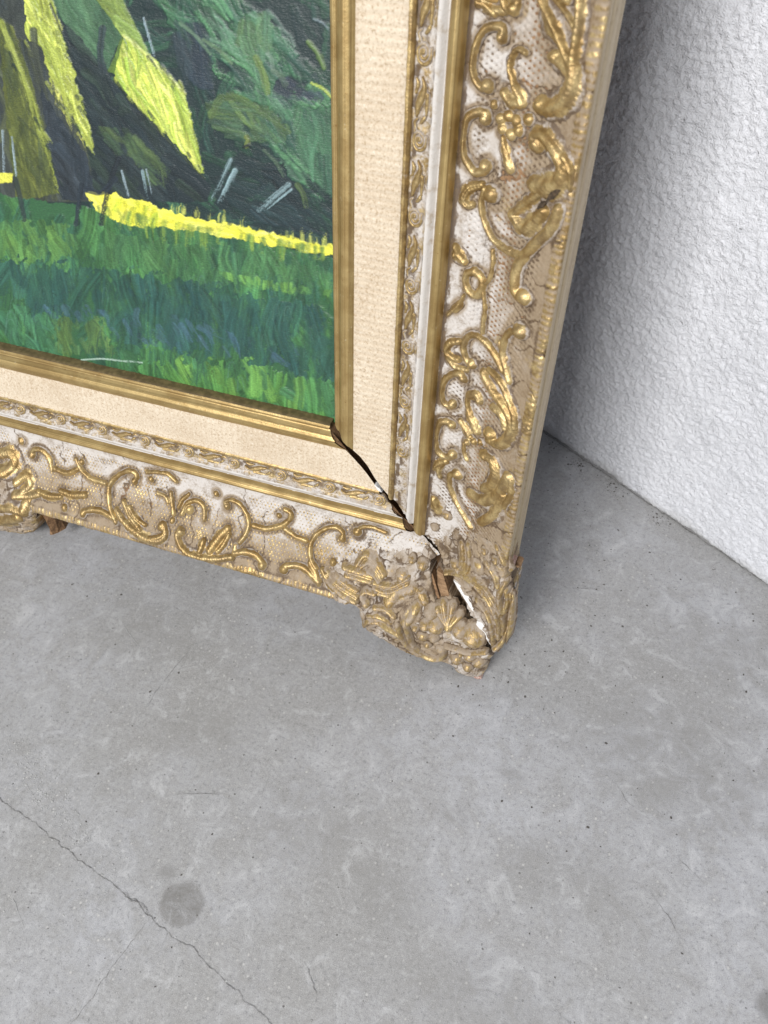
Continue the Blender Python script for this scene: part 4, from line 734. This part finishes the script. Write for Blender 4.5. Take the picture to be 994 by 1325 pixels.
PC = np.zeros(PX.shape + (3,)); PC[:] = hexc(58, 70, 76); PHT = np.zeros(PX.shape)
prr = np.random.RandomState(21)
d0r, d1r = 0, int((cv < 284).sum()); c0 = int((cu < -342).sum())
def local(x0, x1, y0, y1):
    m_ = (PX > x0) & (PX < x1) & (PY > y0) & (PY < y1); m_[d1r:] = False; m_[:, :c0] = False
    r_ = np.where(m_.any(1))[0]; c_ = np.where(m_.any(0))[0]
    if len(r_) == 0: return None
    return slice(r_[0], r_[-1] + 1), slice(c_[0], c_[-1] + 1)
def brush(pts, wid, col, op=0.85, dry=0.3, seed=None, jit=0.10, h=0.10, mask=None, freq=0.36, edge=0.3):
    """one loaded brush stroke along pts: bristle streaks, a dry tail, ridges of paint"""
    seed = prr.randint(1000) if seed is None else seed
    P = catmull(np.array([(x, y, 0) for x, y in pts], float), 5)[:, :2]; wm = wid * 0.75
    sl = local(P[:, 0].min() - wm, P[:, 0].max() + wm, P[:, 1].min() - wm, P[:, 1].max() + wm)
    if sl is None: return
    X, Y = PX[sl], PY[sl]; best = np.full(X.shape, 1e9); lat = np.zeros(X.shape); lon = np.zeros(X.shape); acc = 0
    for i in range(len(P) - 1):
        ax, ay = P[i]; dx, dy = P[i + 1] - P[i]; l = math.hypot(dx, dy) + 1e-6; t = ((X - ax) * dx + (Y - ay) * dy) / (l * l); tc = np.clip(t, 0, 1)
        d = np.hypot(X - ax - tc * dx, Y - ay - tc * dy); q = ((X - ax) * -dy + (Y - ay) * dx) / l; m_ = d < best
        best = np.where(m_, d, best); lat = np.where(m_, q, lat); lon = np.where(m_, acc + tc * l, lon); acc += l
    u = lon / max(acc, 1e-6)
    br = vnoise(lat * freq + seed, lon * 0.018 + seed * 3.1, seed % 50); br2 = vnoise(lat * freq * 2.6, lon * 0.05, seed % 37 + 5)
    s_ = 0.65 * br + 0.35 * br2
    hw = wid / 2 * (0.88 + 0.3 * (vnoise(lon * 0.2, lon * 0 + seed, 4) - .5))
    a = np.clip((hw - best) / max(wid * edge * 0.5, 0.5), 0, 1)
    grain = vnoise(X * 0.9, Y * 0.9, 61)
    a = a * (1 - np.clip((dry * (0.35 + 1.3 * u) - s_ * 0.9 + (grain - .5) * 0.5) * 3.0, 0, 1)) * op
    if mask is not None: a = a * mask[sl]
    tone = np.clip(1 + (s_ - 0.5) * 2 * jit * 6.5, 0.45, 1.7)
    c = np.clip(col[None, None, :] * tone[..., None], 0, 1); PC[sl] = PC[sl] * (1 - a[..., None]) + c * a[..., None]
    PHT[sl] = PHT[sl] * (1 - a * 0.8) + a * h * (0.2 + 1.6 * s_)
def polymask(poly, rough=2.5, soft=1.2, seed=0):
    X = PX + (fbm(PX / 7, PY / 7, seed, 3) - .5) * rough * 2; Y = PY + (fbm(PX / 7, PY / 7, seed + 9, 3) - .5) * rough * 2
    ins = inside(X, Y, poly); d = seg_d(X, Y, poly, True); return np.clip(0.5 + np.where(ins, d, -d) / soft, 0, 1)
def areafill(poly, cols, ang, ln, wid, n, op=0.8, dry=0.25, rough=2.5, h=0.10, jit=0.12, base=True, spread=0.25, curve=0.15, seed=0, freq=0.36):
    m_ = polymask(poly, rough, 1.4, seed); P0 = np.array(poly); cols = [hexc(*c) for c in cols]
    if base: PC[:] = PC * (1 - m_[..., None]) + cols[0] * m_[..., None]
    k = 0; tries = 0
    while k < n and tries < n * 12:
        tries += 1; x = prr.uniform(P0[:, 0].min(), P0[:, 0].max()); y = prr.uniform(P0[:, 1].min(), P0[:, 1].max())
        if not inside(np.array(x), np.array(y), poly): continue
        k += 1; a = math.radians(ang(x, y) if callable(ang) else ang) + prr.randn() * spread; l = ln * prr.uniform(.6, 1.3); w_ = wid * prr.uniform(.6, 1.3); dx, dy = math.cos(a) * l / 2, math.sin(a) * l / 2; b = prr.randn() * curve * l
        c = cols[prr.randint(len(cols))] * prr.uniform(.72, 1.32)
        brush([(x - dx, y - dy), (x - dy / l * b, y + dx / l * b), (x + dx, y + dy)], w_, c, op * prr.uniform(.6, 1), dry, mask=m_, h=h, jit=jit, freq=freq)
# wood in shade behind
areafill([(-60, -60), (470, -60), (470, 340), (-60, 300)], [(42, 60, 60), (50, 76, 68), (38, 54, 56), (56, 90, 70), (66, 104, 80)], lambda x, y: 35 + 50 * math.sin(x / 60 + y / 45), 48, 20, 330, 0.7, 0.3, 0, 0.10, seed=1)
areafill([(200, -10), (300, -10), (350, 30), (420, 100), (440, 250), (400, 270), (340, 180), (290, 110), (215, 30)], [(76, 116, 88), (92, 134, 98), (64, 98, 80), (98, 132, 108), (58, 84, 76)], 48, 60, 20, 130, 0.85, 0.45, 8, 0.25, seed=2, base=False)
areafill([(265, 130), (300, 118), (345, 140), (380, 170), (360, 190), (300, 180), (270, 165)], [(88, 112, 78), (78, 104, 80), (100, 122, 76), (70, 94, 80)], lambda x, y: 20 + (x - 300) * 0.5, 45, 12, 46, 0.75, 0.35, 6, 0.14, seed=3, base=False)
areafill([(375, 140), (440, 140), (440, 260), (390, 230)], [(76, 112, 88), (66, 98, 82), (84, 118, 90)], 78, 50, 20, 28, 0.75, 0.35, 6, seed=4, base=False)
areafill([(310, 15), (350, 15), (355, 75), (330, 90), (300, 60)], [(88, 118, 88), (98, 126, 86), (80, 112, 90)], 80, 40, 18, 22, 0.75, 0.35, 6, seed=5, base=False)
areafill([(360, 100), (410, 95), (420, 130), (380, 150), (350, 125)], [(60, 70, 82), (54, 64, 74)], 25, 30, 14, 14, 0.8, 0.3, 5, seed=6, base=False)
areafill([(205, 25), (270, 30), (275, 120), (240, 110)], [(54, 66, 76), (50, 62, 72), (60, 74, 80)], 70, 40, 16, 26, 0.8, 0.3, 6, seed=7, base=False)
areafill([(300, 185), (345, 190), (420, 245), (440, 310), (270, 280), (290, 230)], [(44, 60, 64), (50, 68, 70), (40, 54, 58)], 30, 44, 18, 50, 0.8, 0.3, 5, seed=8, base=False)
for a_, b_, w_, c_, o_ in (((232, 30), (270, 70), 7, (110, 138, 110), .6), ((262, 52), (298, 82), 6, (120, 145, 112), .6), ((345, 15), (372, 55), 8, (105, 132, 120), .5), ((330, 75), (345, 120), 13, (112, 132, 76), .8), ((398, 55), (418, 88), 11, (112, 136, 84), .8), ((402, 108), (428, 126), 5, (170, 186, 92), .9), ((318, 178), (318, 190), 9, (112, 124, 70), .9), ((314, 191), (322, 190), 5, (34, 44, 46), .9), ((340, 195), (366, 228), 6, (96, 118, 96), .7), ((384, 240), (395, 268), 9, (92, 112, 74), .8), ((345, 70), (352, 90), 7, (130, 150, 136), .6), ((352, 92), (368, 110), 10, (96, 116, 96), .6), ((405, 25), (425, 40), 4, (150, 165, 172), .6), ((366, 40), (380, 60), 6, (120, 140, 130), .5)):
    brush([a_, ((a_[0] + b_[0]) / 2 + 2, (a_[1] + b_[1]) / 2 - 2), b_], w_, hexc(*c_), o_, 0.3, h=0.2)
brush([(272, 150), (285, 128), (310, 128), (330, 140)], 13, hexc(104, 126, 78), 0.7, 0.35, h=0.2)
# green slope and dark root behind the branch
areafill([(58, -20), (150, -20), (165, 30), (150, 60), (138, 90), (100, 55), (72, 15)], [(82, 114, 88), (90, 122, 92), (76, 106, 84)], 60, 46, 16, 40, 0.75, 0.3, 2, seed=9)
areafill([(75, 25), (100, 46), (140, 100), (190, 150), (235, 205), (272, 240), (268, 262), (150, 262), (105, 250), (112, 190), (88, 80)], [(46, 58, 62), (54, 66, 68), (40, 52, 56), (60, 76, 66)], 50, 60, 16, 70, 0.75, 0.25, 2, seed=10)
areafill([(125, 165), (165, 165), (215, 215), (225, 245), (190, 240), (170, 205), (140, 200)], [(84, 106, 72), (76, 98, 74), (94, 112, 70)], 45, 34, 14, 24, 0.6, 0.45, 5, seed=11, base=False)
brush([(131, 38), (128, 70), (132, 92)], 13, hexc(58, 70, 74), 0.9, 0.1)
# lit branch
areafill([(112, -14), (150, -14), (172, 30), (192, 70), (178, 66), (158, 48), (140, 22)], [(128, 148, 80), (118, 138, 78), (140, 158, 86)], 58, 60, 10, 26, 0.8, 0.3, 1.5, h=0.2, seed=12)
areafill([(156, 46), (166, 50), (158, 98), (138, 94)], [(98, 122, 62), (110, 134, 70)], 110, 34, 8, 10, 0.8, 0.3, 1.5, h=0.2, seed=13)
areafill([(158, 46), (176, 58), (192, 72), (222, 102), (238, 122), (248, 160), (262, 224), (256, 224), (228, 190), (196, 156), (188, 152), (146, 103), (150, 84)], [(186, 202, 96), (206, 216, 112), (146, 170, 76), (172, 192, 90), (208, 214, 124)], 68, 62, 8, 84, 0.9, 0.32, 3.0, h=0.42, jit=0.14, spread=0.12, seed=14, freq=0.5)
brush([(158, 46), (178, 62), (200, 84), (222, 104), (238, 122)], 5, hexc(206, 210, 140), 0.7, 0.35, h=0.35)
brush([(146, 104), (165, 126), (188, 152), (212, 178), (246, 214), (264, 232)], 4, hexc(62, 70, 52), 0.7, 0.3)
# trunk
areafill([(-30, -20), (34, -20), (60, 60), (112, 200), (122, 262), (-30, 262)], [(72, 78, 74), (66, 72, 70), (84, 90, 66), (60, 68, 70)], 76, 70, 14, 70, 0.75, 0.3, 2, seed=15)
areafill([(-6, 20), (14, 34), (36, 95), (54, 160), (78, 250), (20, 262), (6, 150)], [(100, 108, 60), (84, 94, 58), (116, 122, 62), (70, 80, 56)], 76, 66, 10, 60, 0.75, 0.5, 2, h=0.2, seed=16)
brush([(0, 30), (18, 74), (36, 120), (54, 182), (76, 246)], 11, hexc(146, 156, 78), 0.85, 0.42, h=0.25, freq=0.45)
brush([(4, 40), (24, 90), (40, 140)], 8, hexc(160, 170, 96), 0.7, 0.45, h=0.25, freq=0.45)
areafill([(30, -20), (60, -20), (82, 52), (98, 108), (116, 168), (120, 202), (112, 190), (92, 150), (64, 106), (50, 60), (32, 50)], [(172, 182, 92), (190, 198, 106), (134, 148, 74), (156, 168, 84)], 70, 52, 10, 66, 0.9, 0.5, 4.0, h=0.45, jit=0.16, spread=0.14, seed=17, freq=0.5)
areafill([(62, 100), (92, 150), (118, 206), (100, 180), (72, 140)], [(176, 180, 96), (200, 202, 110), (70, 76, 66)], 66, 26, 6, 34, 0.8, 0.7, 5, h=0.35, seed=18, base=False)
brush([(42, 40), (46, 80), (56, 125), (74, 175)], 13, hexc(80, 86, 74), 0.9, 0.25, h=0.1)
areafill([(50, 110), (80, 160), (112, 205), (122, 260), (78, 260), (62, 190)], [(56, 66, 74), (62, 70, 76), (50, 60, 66)], 72, 46, 12, 40, 0.8, 0.25, 3, seed=19)
brush([(64, 6), (76, 36), (90, 66)], 4, hexc(50, 58, 60), 0.8, 0.3)
for k in range(70):   # dark dabs dragged over the edges of the lit shapes, broken light dabs back over the dark
    t_ = prr.rand(); e0, e1 = (((30, 50), (118, 205)), ((146, 104), (262, 230)), ((82, 50), (120, 200)), ((158, 44), (240, 124)), ((10, 60), (80, 250)))[k % 5]
    x = e0[0] + (e1[0] - e0[0]) * t_ + prr.randn() * 3; y = e0[1] + (e1[1] - e0[1]) * t_ + prr.randn() * 3; l = prr.uniform(6, 16)
    brush([(x - l * .3, y - l * .5), (x, y), (x + l * .3, y + l * .5)], prr.uniform(3, 7), hexc(50, 64, 58) if prr.rand() < .6 else hexc(150, 160, 84), 0.7, 0.5, h=0.3)
# pale stalks
for a_, b_, w_ in (((297, 208), (274, 258), 9), ((303, 222), (284, 262), 10), ((372, 240), (334, 272), 9), ((376, 246), (345, 270), 5), ((183, 222), (190, 258), 5), ((188, 220), (196, 252), 3), ((156, 222), (165, 254), 4), ((2, 170), (4, 225), 4), ((14, 178), (20, 228), 4), ((184, 24), (198, 72), 4), ((160, 50), (164, 66), 3)):
    brush([a_, ((a_[0] + b_[0]) / 2, (a_[1] + b_[1]) / 2), b_], w_, hexc(150, 174, 178) if w_ > 4 else hexc(160, 178, 186), 0.72, 0.42, h=0.3, freq=0.5)
# meadow
areafill([(-60, 245), (110, 268), (430, 335), (470, 345), (470, 620), (-60, 500)], [(66, 108, 74), (76, 122, 78), (58, 96, 76), (86, 132, 80), (62, 104, 84)], lambda x, y: 84 + 12 * math.sin(x / 37), 46, 24, 330, 0.85, 0.28, 4, h=0.3, seed=20)
areafill([(-20, 285), (75, 290), (110, 320), (60, 350), (-20, 330)], [(92, 132, 78), (104, 142, 78), (84, 124, 80)], 70, 30, 16, 44, 0.7, 0.35, 14, h=0.25, seed=21, base=False)
areafill([(130, 300), (330, 320), (430, 350), (430, 380), (250, 370), (120, 340)], [(82, 124, 82), (90, 132, 84), (74, 114, 82)], 88, 32, 16, 80, 0.7, 0.35, 15, h=0.25, seed=22, base=False)
areafill([(-20, 335), (130, 350), (300, 375), (430, 400), (440, 500), (300, 470), (120, 430), (-20, 385)], [(52, 90, 84), (44, 78, 78), (62, 100, 92), (58, 98, 82)], 88, 50, 28, 90, 0.75, 0.3, 20, h=0.22, seed=23, base=False)
areafill([(20, 395), (190, 400), (330, 440), (400, 450), (380, 475), (200, 450), (30, 420)], [(78, 104, 122), (70, 98, 114), (84, 112, 124), (66, 96, 100)], 60, 24, 10, 46, 0.55, 0.5, 8, h=0.2, seed=24, base=False)
areafill([(60, 415), (130, 410), (150, 460), (80, 465)], [(98, 126, 76), (88, 118, 78), (92, 120, 70)], 80, 32, 14, 26, 0.7, 0.35, 14, h=0.2, seed=25, base=False)
areafill([(-20, 400), (70, 400), (80, 480), (-20, 455)], [(78, 128, 92), (70, 118, 90), (84, 132, 98)], 60, 28, 14, 34, 0.65, 0.35, 14, h=0.2, seed=26, base=False)
areafill([(180, 465), (330, 470), (430, 500), (430, 560), (300, 520), (180, 490)], [(96, 144, 78), (86, 134, 80), (116, 160, 84), (74, 118, 80)], 78, 38, 18, 70, 0.85, 0.3, 16, h=0.28, seed=27, base=False)
areafill([(270, 350), (430, 378), (425, 384), (330, 376)], [(110, 152, 80), (98, 142, 82)], 88, 12, 9, 26, 0.7, 0.35, 4, h=0.25, seed=28, base=False)
for k in range(90):
    x = prr.uniform(0, 430); y = prr.uniform(360, 500); w_ = prr.uniform(8, 15)
    brush([(x - w_ * .5, y + 14), (x - w_ * .3, y - 3), (x + w_ * .2, y - 4), (x + w_ * .55, y + 13)], 2.2, hexc(44, 72, 74) if prr.rand() < .75 else hexc(92, 126, 112), 0.36, 0.45, h=0.15)
# the sunlit edge of the meadow
m_poly = [(108, 250), (135, 250), (190, 262), (240, 282), (300, 290), (360, 304), (432, 320), (432, 332), (380, 323), (320, 313), (260, 302), (215, 296), (150, 290), (128, 276), (122, 272)]
areafill(m_poly, [(240, 236, 96), (232, 230, 84), (244, 240, 126), (218, 218, 86)], lambda x, y: 14 if x > 200 else 60, 34, 8, 70, 0.85, 0.3, 4.5, h=0.25, jit=0.07, seed=29, freq=0.5)
areafill([(135, 252), (200, 268), (215, 296), (150, 290)], [(198, 206, 70), (222, 222, 76), (176, 192, 72)], 100, 22, 9, 26, 0.8, 0.4, 4, h=0.35, seed=30, base=False)
for k in range(70):
    x = prr.uniform(120, 432); yb = np.interp(x, [120, 215, 432], [275, 297, 334]); brush([(x, yb - 9), (x + prr.randn() * 2, yb + prr.uniform(-2, 5)), (x + prr.randn() * 2, yb + prr.uniform(4, 18))], prr.uniform(5, 13), hexc(76, 118, 76) if prr.rand() < .6 else hexc(140, 164, 74), 0.5, 0.45, h=0.2, edge=0.7)
for k in range(45):
    x = prr.uniform(215, 432); yb = np.interp(x, [215, 432], [268, 316]); brush([(x, yb + 4), (x, yb - 2), (x + prr.randn(), yb - prr.uniform(3, 9))], prr.uniform(3, 8), hexc(200, 206, 110) if prr.rand() < .4 else hexc(60, 84, 76), 0.5, 0.5, h=0.2)
areafill([(-20, 222), (14, 226), (14, 238), (-20, 238)], [(214, 214, 96)], 80, 12, 8, 8, 0.85, 0.3, 3, h=0.3, seed=31)
# fence stubs over it
brush([(152, 206), (140, 240), (130, 290)], 9, hexc(44, 52, 58), 0.9, 0.25); brush([(104, 240), (101, 262), (98, 290)], 9, hexc(48, 58, 66), 0.9, 0.25); brush([(110, 246), (130, 250), (148, 232)], 10, hexc(50, 60, 70), 0.85, 0.2)
brush([(18, 232), (26, 262), (30, 285)], 9, hexc(50, 60, 62), 0.8, 0.3)
brush([(104, 467), (130, 465), (160, 468), (184, 470)], 3, hexc(176, 196, 184), 0.75, 0.4, h=0.3)
cfine = (fbm(CU / 0.9, CV / 1.6, 5, 2) - .5)
Zc = -5.5 + PHT * 1.7 + cfine * 0.12
PV = np.stack([CU, CV, Zc], -1).reshape(-1, 3) / 1000
canvas = obj('canvas', new_mesh('canvas', PV, grid_faces(*CU.shape), {'paint': np.clip((PC / 0.5) ** 1.14 * 0.5 * 0.98, 0, 1).reshape(-1, 3)}), M_CANVAS, root)
canvas['label'] = 'green oil landscape with sunlit tree trunk and yellow grass edge'
